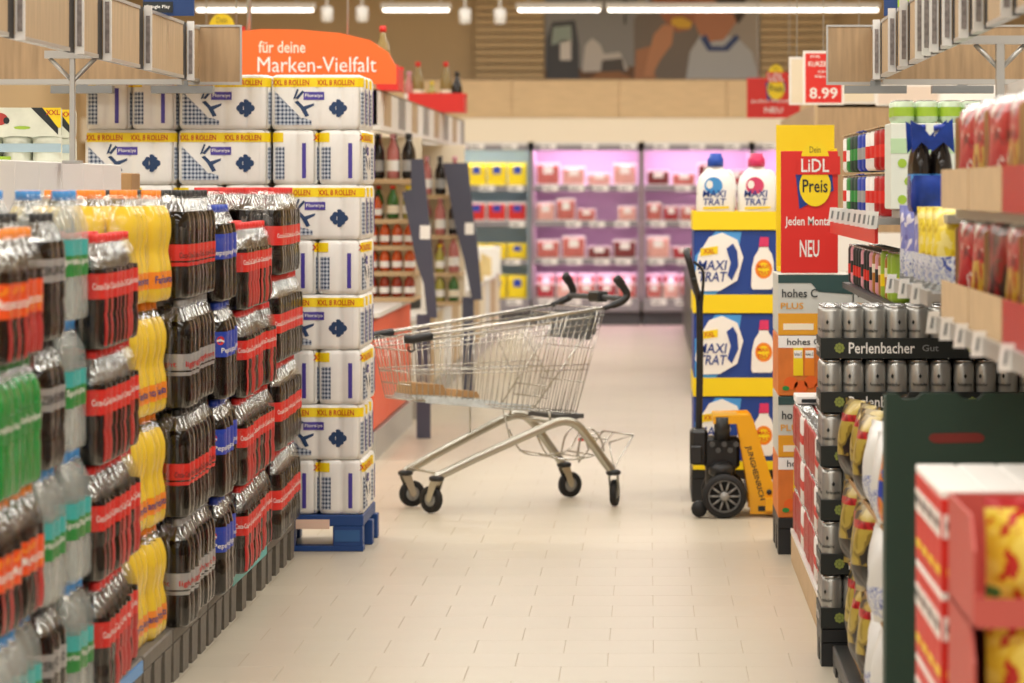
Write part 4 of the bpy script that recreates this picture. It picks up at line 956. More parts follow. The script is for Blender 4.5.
for row in range(2):
    for k in range(3):
        cx = dx0+.103+k*.192; cy = DY+.10+row*.2
        cc = [0, 1, 1][k]
        t = thing('detergent_jug', f'white detergent jug with {["blue","pink"][cc]} cap, {["nearest the aisle","second from the aisle","third from the aisle"][k]}, {["front","rear"][row]} row on the yellow tray', 'detergent', (cx, cy, ztop+.009), 0, 'detergent jugs on the tray')
        n = 20; prof = [(.86, 0), (1, .02), (1, .12), (.98, .19), (.86, .235), (.62, .26), (.36, .28), (.34, .295)]; v_ = []
        for k_, z_ in prof: v_ += [(.088*k_*math.copysign(abs(math.cos(2*PI*i/n))**.7, math.cos(2*PI*i/n)), .055*k_*math.copysign(abs(math.sin(2*PI*i/n))**.7, math.sin(2*PI*i/n)), z_) for i in range(n)]
        MB().add(v_, [(a*n+j, a*n+(j+1) % n, (a+1)*n+(j+1) % n, (a+1)*n+j) for a in range(len(prof)-1) for j in range(n)]+[tuple(range(n))[::-1], tuple((len(prof)-1)*n+j for j in range(n))], jugw, True).build('body', t)
        MB().lathe([(.036, .285), (.036, .318), (.028, .33), (.026, .345)], jcaps[cc], 14).build('cap', t)
        MB().tube(curve([(.050, 0, .262), (.072, 0, .245), (.082, 0, .20), (.082, 0, .14), (.078, 0, .10)], 4), .012, jugw, 8).build('handle', t)
        l = MB(); l.disc((-.012, -.0565, .195), X3, Z3, .042, .04, ['sky', mat('label_magenta', '#d0406c', .4)][cc], 18); l.text('MAXI', (-.008, -.0585, .158), X3, Z3, .032, 'blue', fit=.105, shear=.1); l.text('TRAT', (-.008, -.0585, .12), X3, Z3, .032, 'blue', fit=.105, shear=.1)
        l.prism([(-.06, .085), (.06, .09), (.06, .1), (-.06, .096)], 'y', -.0575, -.0565, 'yellow')
        l.disc((-.03, -.0575, .2), X3, Z3, .016, .02, 'white', 10)
        l.build('label', t)

# ================================================================== PALLET TRUCK
JY = 15.0; jz = lambda y: (517-y)*JY/F; jx = lambda x: (x-VX)*JY/F
t = thing('pallet_truck', 'yellow hand pallet truck with black wheels and upright handle', 'pallet truck', (0, JY, 0))
MB().prism([(jx(713), jz(416)), (jx(749), jz(415)), (jx(753), jz(419)), (jx(777), jz(497)), (jx(778), jz(514)), (jx(750), jz(514)), (jx(749), jz(495)), (jx(737), jz(424)), (jx(713), jz(424))], 'y', -.02, .0, 'jack').build('side_plate', t)
MB().prism([(jx(713), jz(416)), (jx(749), jz(415)), (jx(753), jz(419)), (jx(777), jz(497)), (jx(778), jz(514)), (jx(750), jz(514)), (jx(749), jz(495)), (jx(737), jz(424)), (jx(713), jz(424))], 'y', .30, .32, 'jack').build('side_plate', t)
MB().prism([(jx(738), jz(418)), (jx(750), jz(418)), (jx(775), jz(500)), (jx(775), jz(512)), (jx(764), jz(512))], 'y', .0, .30, 'jack').build('head_frame', t)
MB().box(jx(713), jx(738), 0, .30, jz(423), jz(416), 'jack').build('top_plate', t)
for y in (-.06, .22):
    MB().prism([(jx(765), .03), (jx(765), .085), (jx(765)+1.1, .075), (jx(765)+1.12, .03)], 'y', y, y+.15, 'jack').build('fork', t)
d = Vector((jx(759)-jx(745), 0, jz(500)-jz(446))); L = d.length; d.normalize(); up = Vector((-d.z, 0, d.x))
MB().text('JUNGHEINRICH', ((jx(745)+jx(759))/2+.012, -.022, (jz(446)+jz(500))/2), d, up if up.x > 0 else -up, .030, 'text_dark', fit=L).build('lettering', t)
MB().lathe([(.001, -.008), (.012, -.008), (.012, 0)], 'text_dark', 10, axis='y', o=(jx(769), -.02, jz(492))).build('bolt', t)
MB().box(jx(758), jx(774), -.024, -.02, jz(511), jz(506), 'text_dark').build('rating_plate', t)
cxw, czw, rw = jx(724), .097, .097
for y in (-.07, .2):
    w_ = MB(); n = 28
    w_.lathe([(.072, -.03), (.092, -.03), (.097, -.022), (.097, .022), (.092, .03), (.072, .03), (.072, -.03)], 'tyre', n, axis='y', o=(cxw, y, czw), caps=False)
    wh = w_.build('wheel', t)
    w_ = MB(); w_.lathe([(.066, -.02), (.073, -.02), (.073, .02), (.066, .02), (.066, -.02)], 'hub', n, axis='y', o=(cxw, y, czw), caps=False); w_.lathe([(.0, -.034), (.020, -.032), (.022, .03), (.0, .03)], 'hub', 14, axis='y', o=(cxw, y, czw), caps=False)
    for k in range(10):
        a = 2*PI*k/10; w_.tube([(cxw+.018*math.cos(a), y-.012, czw+.018*math.sin(a)), (cxw+.069*math.cos(a), y-.012, czw+.069*math.sin(a))], .0055, 'hub', 5)
    w_.build('spoked_hub', wh)
    MB().lathe([(.0, .0), (.066, .0)], 'tyre', n, axis='y', o=(cxw, y+.012, czw), caps=False).build('hub_disc', wh)
MB().tube([(cxw, -.05, czw), (cxw, .22, czw)], .014, 'black', 8).build('axle', t)
MB().lathe([(.05, .10), (.055, .13), (.055, .27), (.045, .30), (.02, .31)], 'black', 14, o=(jx(718), .10, 0)).build('pump', t)
m = MB(); m.cbox(jx(690), jx(708), .02, .17, jz(466), jz(430), 'black', .015); m.cbox(jx(704), jx(740), .03, .16, jz(470), jz(438), 'black', .015); m.lathe([(.035, 0), (.035, .1)], 'black', 12, o=(jx(722), -.0, jz(440))); m.cbox(jx(690), jx(702), -.02, .0, jz(464), jz(446), 'black', .006)
m.build('hydraulic_block', t)
m = MB()
for k in range(5): m.lathe([(.012, -.05), (.012, -.035)], 'greyp', 8, axis='y', o=(jx(712+6*k), .0, jz(444+6*(k % 2))))
m.build('valve_studs', t)
MB().lathe([(.035, 0), (.06, .02), (.06, .05), (.03, .07)], 'black', 12, o=(jx(722), -.0, jz(478))).build('turntable', t)
MB().tube(curve([(jx(699), .09, jz(452)), (jx(699), .09, jz(430)), (jx(700), .09, jz(380)), (jx(700), .09, jz(318)), (jx(699), .09, jz(292))], 3), .016, 'black', 10).build('handle_pole', t)
m = MB()
for s in (-1, 1): m.tube(curve([(jx(699), .09, jz(300)), (jx(695), .09+s*.07, jz(285)), (jx(691), .09+s*.12, jz(268)), (jx(687), .09+s*.11, jz(254)), (jx(688), .09, jz(251))], 5), .015, 'black', 8)
m.tube([(jx(694), -.03, jz(280)), (jx(694), .21, jz(280))], .013, 'black', 8); m.build('grip_loop', t)
MB().tube(curve([(jx(694), .05, jz(262)), (jx(703), .05, jz(272)), (jx(703), .06, jz(290)), (jx(700), .08, jz(330))], 4), .007, 'black', 6).build('release_lever', t)
MB().lathe([(.0, -.03), (.035, -.03), (.035, .03), (.0, .03)], 'tyre', 12, axis='y', o=(jx(699), -.05, .04)).build('support_roller', t)

# ================================================================== JUICE CARTON DISPLAY
HY = 13.45
pallet('display_pallet', 'black pallet under the orange juice cartons', .515, 1.15, HY, HY+.6, .145, 'black')
teal_d = mat('bottle_green_print', '#2b4a48', .5); juice = mat('orange_carton', '#d9772b', .5, 0, (10, .15)); amber = mat('amber_print', '#e3a01f', .5)
for L in range(4):
    zz = .146+L*.241
    for c in range(2):
        x0 = .515+c*.3
        t = thing('juice_carton', f'juice carton with {["orange fruit","grey and yellow"][L % 2]} print, {["bottom","second","third","top"][L]} layer, {["aisle","inner"][c]} column', 'juice carton', (x0, HY, zz), 0, 'juice cartons beside the red sign')
        if L % 2 == 0:
            MB().cbox(0, .295, 0, .58, 0, .238, juice, .003).build('carton', t)
            pr = MB(); pr.box(.0, .295, -.002, 0, .19, .238, 'paper').text('hohes C', (.10, -.004, .214), X3, Z3, .026, 'text_dark', fit=.13)
            for k in range(2): pr.box(.06+k*.045, .098+k*.045, -.003, 0, .08, .19, ['yellow', 'orange2'][k]); pr.box(.062+k*.045, .095+k*.045, -.004, 0, .15, .18, 'paper').text('hohes C', (.079+k*.045, -.005, .165), X3, Z3, .012, 'text_dark', fit=.03)
            for a, b in ((.05, .05), (.09, .035), (.13, .055), (.17, .03)): pr.disc((a, -.0025, b), X3, Z3, .028, .026, mat('fruit_orange', '#e8651a', .5), 12)
            pr.disc((.03, -.003, .03), X3, Z3, .015, .01, 'green', 8); pr.build('print', t)
        else:
            MB().cbox(0, .295, 0, .58, 0, .238, mat('pale_grey_carton', '#c9ccc6', .5), .003).build('carton', t)
            pr = MB(); pr.box(0, .295, -.002, 0, .205, .238, teal_d); pr.prism([(.13, .205), (.16, .17), (.295, .16), (.295, .205)], 'y', -.002, 0, teal_d); pr.box(0, .295, -.002, 0, .0, .085, amber); pr.box(.02, .14, -.003, 0, .02, .045, 'cream')
            pr.text('hohes C', (.085, -.004, .165), X3, Z3, .034, 'text_dark', fit=.14).text('PLUS', (.055, -.004, .115), X3, Z3, .025, amber, fit=.09); pr.build('print', t)
# small goods standing on the cartons behind the red sign
t = thing('yellow_display_box', 'yellow display box behind the top of the red weekday sign', 'display box', (0, 13.9, 0))
a, b = at(778, 215, 13.9), at(837, 124, 13.9)
MB().box(a.x, b.x, .2, .215, 1.11, b.z, 'yellow').build('back_panel', t); MB().box(a.x, b.x, 0, .2, 1.11, 1.125, 'yellow').build('floor_panel', t); MB().box(b.x-.01, b.x, 0, .2, 1.125, b.z-.1, 'yellow').build('side', t)
for k in range(3):
    t = thing('cosmetic_bottle', f'{["pink capped","white","pale"][k]} small bottle peeking out above the red sign', 'bottle', (a.x+.05+k*.07, 13.98, 1.126), 0, 'small bottles behind the red sign')
    MB().lathe([(.02, 0), (.028, .01), (.028, .28), (.018, .32), (.016, .33)], ['paper', 'white', 'cream'][k], 12).build('body', t); MB().lathe([(.02, .33), (.02, .40), (.012, .42)], [mat('cap_magenta2', '#d85a90', .4), 'text_dark', 'white'][k], 12).build('cap', t)
# ================================================================== THE RIGHT-HAND SHELVES
def can_meshes(body, r, h, text=None, tm='text_dark', band=None, name='can'):
    c = MB().lathe([(r*.7, 0), (r*.8, .003), (r, .012), (r, h*.88), (r*.86, h*.95)], body, 14)
    b = c.mesh(name)
    l = MB().lathe([(r*.86, h*.945), (r*.88, h*.97), (r*.86, h), (r*.78, h-.004), (0, h-.005)], 'lid', 14, caps=False).mesh('lid')
    p = MB()
    if band: p.lathe([(r+.0006, h*band[0]), (r+.0006, h*band[1])], band[2], 14, caps=False)
    if text:
        for a in (-PI/2-.25, .6, 2.6): p.text_cyl(text, r+.0012, a, h*.52, .011, tm, fit=.048)
        for a in (-PI/2-.25, .6, 2.6):
            rr = r+.0012; p.add([(rr*math.cos(a+dx/rr), rr*math.sin(a+dx/rr), h*.68+dz) for dx, dz in ((-.005, 0), (0, .008), (.005, 0), (0, -.008))], [(0, 1, 2, 3)], tm)
    return b, l, (p.mesh('print') if p.v else None)
def put_can(me, parent, loc, rz=0):
    o = obj('can', me[0], parent, loc, rz); obj('lid', me[1], o)
    if me[2]: obj('print', me[2], o)
# ------------------------------------------------------------------ beer cans on a pallet, facing the aisle entrance
PY = 10.3; beer = can_meshes('can', .0328, .157, 'Perlenbacher')
pallet('display_pallet', 'black pallet under the tall stack of silver beer cans', .525, 1.33, PY, PY+.28, .115, 'black')
for L in range(6):
    for c in range(2):
        t = thing('beer_tray', f'black tray of silver beer cans, {["bottom","second","third","fourth","fifth","top"][L]} layer, {["aisle side","inner side"][c]}', 'beer tray', (.525+c*.402, PY, .116+L*.1635), 0, 'trays of beer cans')
        tr = MB(); W, D = .398, .268; h = .062
        tr.box(0, W, 0, D, 0, .002, 'black'); tr.box(0, W, -.002, 0, 0, h, mat('tray_black', '#1c211f', .5)); tr.box(0, W, D, D+.002, 0, h, 'black')
        tr.box(-.002, 0, -.002, D+.002, 0, h, mat('tray_black', '#1c211f', .5)); tr.box(W, W+.002, -.002, D+.002, 0, h, 'black'); tr.build('tray', t)
        lt = MB(); lt.text('Perlenbacher', (W*.46, -.004, .032), X3, Z3, .034, 'paper', fit=.20)
        gold = mat('hop_gold', '#8f9a4a', .5)
        for k in range(8): a = 2*PI*k/8; lt.disc((.055+.011*math.cos(a), -.004, .032+.011*math.sin(a)), X3, Z3, .005, .005, gold, 8)
        lt.disc((.055, -.004, .032), X3, Z3, .006, .006, gold, 8); lt.text('Gut', (W*.83, -.004, .032), X3, Z3, .02, 'grey', fit=.05)
        MB().text('Perlenbacher', (-.004, D*.5, .032), -Y3, Z3, .03, 'paper', fit=.18).build('side_lettering', t)
        lt.build('lettering', t)
        for i in range(6):
            for j in range(4): put_can(beer, t, (.0335+i*.0662, .0335+j*.067, .003), random.uniform(-.5, .5))
# ------------------------------------------------------------------ low run of red drink cans with beige kick board
t = thing('low_shelf', 'low beige kick board and deck under the red cans', 'shelf', (.555, 10.62, 0))
for k in range(3): MB().cbox(0, .02, k*.86, k*.86+.856, 0, .11, 'card2', .003).build('kick_board', t)
MB().box(.0, .7, 0, 2.62, .11, .125, 'alu_white').build('deck', t)
MB().box(.02, .7, .0, 2.6, 0, .02, 'grey').build('foot', t)
cans = {'red': can_meshes(mat('red_can', '#b8262a', .35, .2), .033, .165, None, band=(.3, .6, 'red2')), 'white': can_meshes('paper', .033, .165, None, band=(.35, .55, 'red')),
        'green': can_meshes(mat('dark_green_can', '#1e3a2c', .35, .2), .033, .165, None, band=(.2, .45, 'green')), 'blue': can_meshes('blue2', .033, .165, None, band=(.5, .75, 'silver')),
        'dark': can_meshes('text_dark', .030, .15, None, band=(.25, .5, 'red')), 'amber': can_meshes(mat('amber_can', '#b77a2c', .35, .2), .030, .15, None, band=(.5, .7, 'cream')), 'yellow': can_meshes('lime', .033, .165, None, band=(.25, .5, 'yellow')), 'pink': can_meshes('pink', .030, .15, None, band=(.3, .6, 'text_dark'))}
seq = ['red', 'red', 'white', 'red', 'white', 'red', 'red', 'white', 'red', 'red', 'green', 'green']
seq = ['green', 'green', 'red', 'white', 'red', 'red', 'red', 'red', 'white', 'red', 'red', 'red']
fl_me = MB()
rx, ry, hh = .068, .102, .16
fl_me.add([(x, y, z) for z in (.006, hh) for x, y in ((-rx, -ry), (rx, -ry), (rx, ry), (-rx, ry))], [(0, 1, 5, 4), (1, 2, 6, 5), (2, 3, 7, 6), (3, 0, 4, 7)], 'film'); fl_me = fl_me.mesh('shrink_film')
for L in range(3):
    for p in range(12):
        kd = seq[p]
        t = thing('can_pack', f'shrink-wrapped six cans, {dict(red="red",white="white and red",green="dark green")[kd]}, {["bottom","middle","top"][L]} layer, {NTH[p]} on the kick board run', 'can pack', (.555+.07+random.uniform(0, .006), 10.75+p*.21, .126+L*.1665), 0, 'six-can packs on the low run')
        for i in (-.5, .5):
            for j in (-1, 0, 1): put_can(cans[kd], t, (i*.0665, j*.0665, 0), random.uniform(-1, 1))
        obj('shrink_film', fl_me, t)
t = thing('white_display_topper', 'white printed carton lid lying on the far end of the red cans', 'carton', (.565, 12.95, .626))
MB().cbox(0, .14, 0, .25, 0, .03, 'paper', .003).build('lid', t); MB().box(.02, .12, -.002, 0, .006, .02, 'text_dark').build('print', t)

# ------------------------------------------------------------------ upper shelf unit
RX = .72
t = thing('shelf_unit', 'tall grey shelf unit carrying cans, snack bags and beer above the pallets', 'shelf', (RX, 0, 0))
MB().box(.66, .68, 6.2, 13.32, 0, 1.85, 'alu_white').build('back_panel', t)
lt_me = MB(); lt_me.box(-.008, -.003, 0, .052, -.0, .04, 'alu_white'); lt_me.box(-.010, -.008, .006, .046, .006, .034, 'paper'); lt_me.box(-.011, -.010, .012, .03, .012, .02, 'text_dark')
tagl = MB(); tagl.add([(-.035, -.001, -.045), (.002, -.001, -.045), (.012, -.001, .03), (-.025, -.001, .03), (-.035, .004, -.045), (.002, .004, -.045), (.012, .004, .03), (-.025, .004, .03)], [(0, 1, 2, 3), (4, 7, 6, 5), (0, 4, 5, 1), (1, 5, 6, 2), (2, 6, 7, 3), (3, 7, 4, 0)], 'paper')
tagl.add([(-.027, -.002, -.035), (-.004, -.002, -.035), (.004, -.002, .02), (-.019, -.002, .02)], [(0, 1, 2, 3)], 'white'); tagl.add([(-.022, -.003, -.028), (-.012, -.003, -.028), (-.006, -.003, .012), (-.016, -.003, .012)], [(0, 1, 2, 3)], 'grey')
tagl = tagl.mesh('price_tag')
shelves = [('A', 10.62, 12.95, 1.36, 9), ('A2', 10.62, 13.3, 1.085, 0), ('B', 8.62, 10.0, 1.185, 3), ('B2', 8.62, 10.6, 1.385, 0), ('C', 6.2, 8.4, 1.13, 5), ('C2', 6.2, 8.4, 1.40, 0)]
for nm, y0, y1, z, nt in shelves:
    sh = MB().box(0 if nm in 'ABC' else .04, .58, y0, y1, z-.025, z-.003, 'greyp' if nm == 'A2' else 'alu').build('shelf', t)
    MB().box(-.012, .0, y0, y1, z-.035, z+.004, 'alu').build('price_rail', sh) if nm in 'ABC' else None
    ys = {'A': [3400*RX/(x-VX) for x in (838, 844, 849, 855, 861, 866, 871, 876, 880)], 'B': [3400*RX/(x-VX) for x in (898, 911, 924)], 'C': [3400*RX/(x-VX) for x in (941, 955, 970, 988, 1017)]}.get(nm, [])
    for y in ys: obj('price_tag', tagl, sh, (-.012, y, z-.005)).scale = (.72, 1, .72)
MB().box(-.01, .0, 10.64, 13.28, 1.275, 1.325, 'red').build('red_edge_strip', t)
# shelf A, above the red strip: multipacks of cans, two stacked
colsA = ['red2', 'paper', 'blue2', 'dgreen', 'green', 'paper', 'dgreen', 'green']
slim = {k: can_meshes(M[k], .027, .135, None, band=(.3, .6, b)) for k, b in (('red2', 'red'), ('paper', 'red'), ('blue2', 'silver'), ('dgreen', 'green'), ('green', 'paper'))}
nA = 10
seqA = ['red2', 'red2', 'paper', 'paper', 'blue2', 'blue2', 'dgreen', 'dgreen', 'green', 'paper', 'dgreen']
for L in range(2):
    for p in range(nA):
        k = seqA[p]
        t = thing('slim_can_pack', f'four slim {dict(red2="red", paper="white and red", blue2="blue", dgreen="dark green", green="green")[k]} cans packed together, {["lower","upper"][L]} layer, {NTH[p]} on the tagged shelf', 'can pack', (RX+.07, 10.80+p*.22, 1.36+L*.148), 0, 'slim can packs on the tagged shelf')
        for i in (-1, 1):
            for j in (-1, 1): put_can(slim[k], t, (i*.028, j*.0285, 0), random.uniform(-2, 2))
        MB().box(-.057, .057, -.058, .058, .1355, .139, 'card2' if k != 'blue2' else 'blue2').build('carrier_card', t)
        for i in (-1, 1):
            for j in (-1, 1):
                pass
# shelf under it: mixed cans and cartons
kn = {'dark': 'black cocktail', 'amber': 'amber cocktail', 'pink': 'pink cocktail', 'yellow': 'lime yellow'}
seqB = ['yellow', 'yellow', 'amber', 'yellow', 'amber', 'pink', 'amber', 'pink', 'dark', 'dark', 'pink', 'dark', 'dark', 'dark', 'pink', 'dark']
for p, k in enumerate(seqB):
    for d in range(2):
        t = thing('drink_can', f'{kn[k]} can, {NTH[p]} in the {["front","rear"][d]} file of the dark shelf', 'can', (RX+.08+d*.075, 10.75+p*.155, 1.085), 0, 'cans on the dark shelf')
        put_can(cans[k], t, (0, 0, 0))
        if k == 'yellow': pass
# green-white case of cans and blue bottle pack on shelf B2
t = thing('can_case', 'white case with green cans showing at its open top beside the blue bottle pack', 'can pack', (.735, 10.3, 1.385))
MB().cbox(0, .30, 0, .26, 0, .262, mat('white_carton', '#dfe5da', .5), .003).build('carton', t)
pr = MB(); pr.box(0, .30, -.002, 0, .17, .215, mat('mint_print', '#b9d8ae', .5))
for k in range(3):
    for j in range(3): pr.disc((.035+k*.1+.02*(j % 2), -.0025, .03+j*.055), X3, Z3, .014, .014, 'lime', 10)
pr.disc((.09, -.003, .195), X3, Z3, .03, .016, 'green', 12); pr.build('print', t)
gw = can_meshes(mat('mint_can', '#c9dcc0', .35, .2), .033, .07, None, band=(.3, .7, 'lime'))
for i in range(4):
    for j in range(3): put_can(gw, t, (.042+i*.072, .045+j*.075, .262))
t = thing('bottle_bag', 'blue foil carrier holding dark beer bottles on the upper shelf', 'bottle pack', (.775, 9.35, 1.385))
bag = MB(); n = 22; prof = [(.92, 0), (1, .02), (1, .075), (.97, .10)]; v_ = []
for k, z in prof: v_ += [(.060*k*math.copysign(abs(math.cos(2*PI*i/n))**.5, math.cos(2*PI*i/n)), .1*k*math.copysign(abs(math.sin(2*PI*i/n))**.5, math.sin(2*PI*i/n)), z) for i in range(n)]
bag.add(v_, [(a*n+j, a*n+(j+1) % n, (a+1)*n+(j+1) % n, (a+1)*n+j) for a in range(3) for j in range(n)], mat('foil_blue', '#1e3f9a', .25, .3, (20, .3)), True); bag.build('foil_sleeve', t)
ff = mat('foil_blue', '#1e3f9a', .25)
for s in (-1, 1): MB().prism([(-.055, .16), (-.06, .25), (-.03, .235), (0, .20), (.03, .235), (.055, .255), (.06, .16), (.03, .19), (0, .165), (-.03, .19)], 'y', s*.09, s*.09+.003, ff).build('foil_top', t)
beerb = MB().lathe([(.02, 0), (.027, .005), (.028, .12), (.024, .15), (.012, .19), (.0115, .225)], mat('brown_glass', '#1a1412', .12), 12).mesh('bottle')
bl = MB().lathe([(.0286, .05), (.0286, .10)], 'sky', 12, caps=False).text_cyl('Gut', .0292, -PI/2, .075, .012, 'white').mesh('label'); bc = MB().lathe([(.013, .22), (.013, .236)], 'blue2', 10).mesh('cap')
for i in (-1, 1):
    for j in (-1, 0, 1):
        o = obj('bottle', beerb, t, (i*.0285, j*.06, .003)); obj('label', bl, o); obj('cap', bc, o)
# ------------------------------------------------------------------ snack bags
def bag_mesh(w_, h_, th, bands, name='bag', crimp=.05, ex=2.6):
    """upright pillow bag, face towards -X; bands: list of (v_from, v_to, material)"""
    nu, nv = 8, 12; mb = MB(); random.seed(hash((round(w_*1000), round(h_*1000), len(bands))) % 1000)
    for sd in (-1, 1):
        v = []
        for j in range(nv+1):
            q = j/nv
            for i in range(nu+1):
                u = i/nu; b = (1-abs(2*u-1)**ex)*(1-abs(2*q-1)**(ex+1))
                if q < crimp or q > 1-crimp: b = 0
                b *= 1+.12*math.sin(9*u+7*q+sd)
                pinch = 1-.06*(1-abs(2*q-1)**2)*abs(2*u-1)
                v.append((sd*(th/2*b+.0012), (u-.5)*w_*pinch, q*h_))
        b0 = len(mb.v); mb.v += v
        for j in range(nv):
            q = (j+.5)/nv; m = next((mm for a, b, mm in bands if a <= q <= b), bands[0][2])
            for i in range(nu):
                a = b0+j*(nu+1)+i; f = (a, a+1, a+nu+2, a+nu+1)
                mb.f.append(f if sd > 0 else f[::-1]); mb.m.append(mb.mi(m)); mb.sm.append(True)
    return mb.mesh(name)
goldf = splash('gold_foil', ['#2a2320', '#8a7430', '#b9a24a', '#a08a3c', '#d8cfa8'], 10); blackf = splash('black_foil', ['#1d1917', '#3a2f28', '#6d5a2c'], 12); whitef = mat('white_foil', '#e4e5e3', .3, 0, (10, .06))
speck = splash('blue_speckle', ['#dfe3ea', '#8d9cd0', '#dfe3ea', '#4a5fae', '#e6e8ee'], 45); redf = splash('red_foil', ['#8d161c', '#b3252b', '#c8343a', '#e8e2da'], 14); yelf = splash('yellow_foil', ['#c9ac20', '#e6d03a', '#efe08a'], 16); lilac = splash('lilac_foil', ['#4f56a8', '#7d83c6', '#dcd9e6', '#c9b23a'], 18)
multi = splash('orange_foil', ['#d8402a', '#e88a2c', '#2a6ac0', '#f0dc60'], 14); silf = mat('silver_foil', '#b9bcbc', .25, .5, (14, .3)); darkf = splash('dark_foil', ['#1b1918', '#3a1a1c', '#8f1f24', '#2b5a3c', '#d8c9a0'], 12); redmix = splash('red_mixed_foil', ['#5d1014', '#8f1a20', '#b9232a', '#c93038', '#ddd4cc', '#a81e26'], 18)
bags = {
    'gold': bag_mesh(.225, .245, .10, [(0, .06, goldf), (.06, .30, blackf), (.30, .72, goldf), (.72, .80, redf), (.80, .86, whitef), (.86, 1, goldf)]),
    'white': bag_mesh(.20, .245, .10, [(0, .06, whitef), (.06, .40, speck), (.40, .85, whitef), (.85, 1, whitef)]),
    'mixed': bag_mesh(.19, .245, .09, [(0, .08, silf), (.08, .45, multi), (.45, .55, 'blue2'), (.55, .8, multi), (.8, 1, silf)]),
    'yellowmix': bag_mesh(.16, .21, .07, [(0, .08, redf), (.08, .92, splash('yellow_mixed_foil', ['#c22a24', '#e6c63c', '#f0d860', '#4f8f4a', '#e6c63c'], 14)), (.92, 1, redf)]),
    'lilac': bag_mesh(.175, .215, .075, [(0, .08, silf), (.08, .40, speck), (.40, .88, lilac), (.88, 1, lilac)]),
    'yellow': bag_mesh(.175, .215, .075, [(0, .08, silf), (.08, .40, speck), (.40, .88, yelf), (.88, 1, yelf)]),
    'red': bag_mesh(.30, .25, .07, [(0, .08, redf), (.08, .55, splash('red_gold_foil', ['#8f1a20', '#c8a23a', '#b9232a', '#e6d8a0'], 13)), (.55, .9, redmix), (.9, 1, silf)], ex=6),
    'dark': bag_mesh(.30, .25, .07, [(0, .08, darkf), (.08, .9, darkf), (.9, 1, darkf)], ex=6),
    'redwhite': bag_mesh(.30, .25, .07, [(0, .08, silf), (.08, .9, redmix), (.9, 1, silf)], ex=6),
}
def bag(kind, x, y, z, rz, lab, group):
    t = thing('snack_bag', lab, 'snack bag', (x, y, z), rz, group); obj('bag', bags[kind], t)
# bags on floor pallets beside the beer
pallet('display_pallet', 'black pallet under the gold and white snack bags', .555, 1.1, 8.15, 10.22, .075, 'black')
for L in range(3):
    z = .08+L*.248
    t = thing('display_tray', f'cardboard tray of snack bags, {["bottom","middle","top"][L]} one on the snack pallet', 'tray', (.60, 8.15, z-.004), 0, 'snack trays')
    MB().box(0, .5, 0, 2.06, 0, .003, 'card').build('tray_floor', t); MB().box(.0, .004, 0, 2.06, .003, .012, 'card').build('lip', t); MB().box(.24, .246, 0, 2.06, .003, .235, 'card').build('back', t)
    for p, (kd, y) in enumerate((('mixed', 8.28), ('mixed', 8.49), ('white', 8.71), ('white', 8.93), ('white', 9.15), ('gold', 9.39), ('gold', 9.63), ('gold', 9.87), ('gold', 10.10))):
        for d in range(1):
            off = .016*math.sin(p*1.9+L)
            bag(kd, .64+d*.10+off, y, z, .3+random.uniform(-.12, .12), f'{dict(mixed="orange and blue",white="white speckled",gold="gold and black")[kd]} snack bag, {NTH[p]} in the {["front","rear"][d]} file, {["bottom","middle","top"][L]} tray', 'snack bags on the floor pallet')
# small bags on shelf B
for p in range(7):
    kd = 'yellow' if p < 3 else 'lilac'
    for d in range(1):
        bag(kd, RX+.065+d*.11, 8.74+p*.18, 1.185, .75+random.uniform(-.2, .2), f'{["lilac","yellow"][kd == "yellow"]} speckled snack bag, {NTH[p]} in the {["front","rear"][d]} file above three price tags', 'speckled snack bags')
# red bags in card displays on shelf C
for L, z in enumerate((1.13, 1.40)):
    for g in range(3):
        y0 = 6.22+g*.72
        t = thing('display_box', f'open brown card display for red snack bags, {["lower","upper"][L]} shelf, {NTH[g]} one', 'display box', (RX+.005, y0, z), 0, 'card displays of red snack bags')
        W, D, Hh = .2, .70, .25
        MB().box(0, W, 0, D, 0, .004, 'card').build('box_floor', t); MB().box(W, W+.006, 0, D, 0, Hh, 'card').build('back', t)
        MB().prism([(.03, 0), (W, 0), (W, Hh), (.10, Hh), (.05, Hh-.03), (.03, .05)], 'y', 0, .006, 'card').build('side', t)
        MB().prism([(.03, 0), (W, 0), (W, Hh), (.08, Hh), (.03, Hh-.03)], 'y', D-.006, D, 'card').build('side', t)
        MB().prism([(.06, 0), (W, 0), (W, Hh-.02), (.09, Hh-.02), (.06, Hh-.05)], 'y', D/2, D/2+.006, 'card').build('divider', t)
        MB().box(-.004, 0, 0, D, 0, .095, ('red2', 'card2', 'card2')[g]).build('front_lip', t)
        for p in range(2):
            kd = [['red', 'dark', 'redwhite'], ['dark', 'redwhite', 'redwhite']][L][g] if p % 3 else ['dark', 'red', 'red'][g]
            bag(kd, RX+.085, y0+.185+p*.335, z+.006, random.uniform(.05, .25), f'{dict(red="red and yellow",dark="dark patterned",redwhite="red and white")[kd]} snack bag, {NTH[p]} in the {["lower","upper"][L]} {NTH[g]} card display', 'red snack bags in card displays')
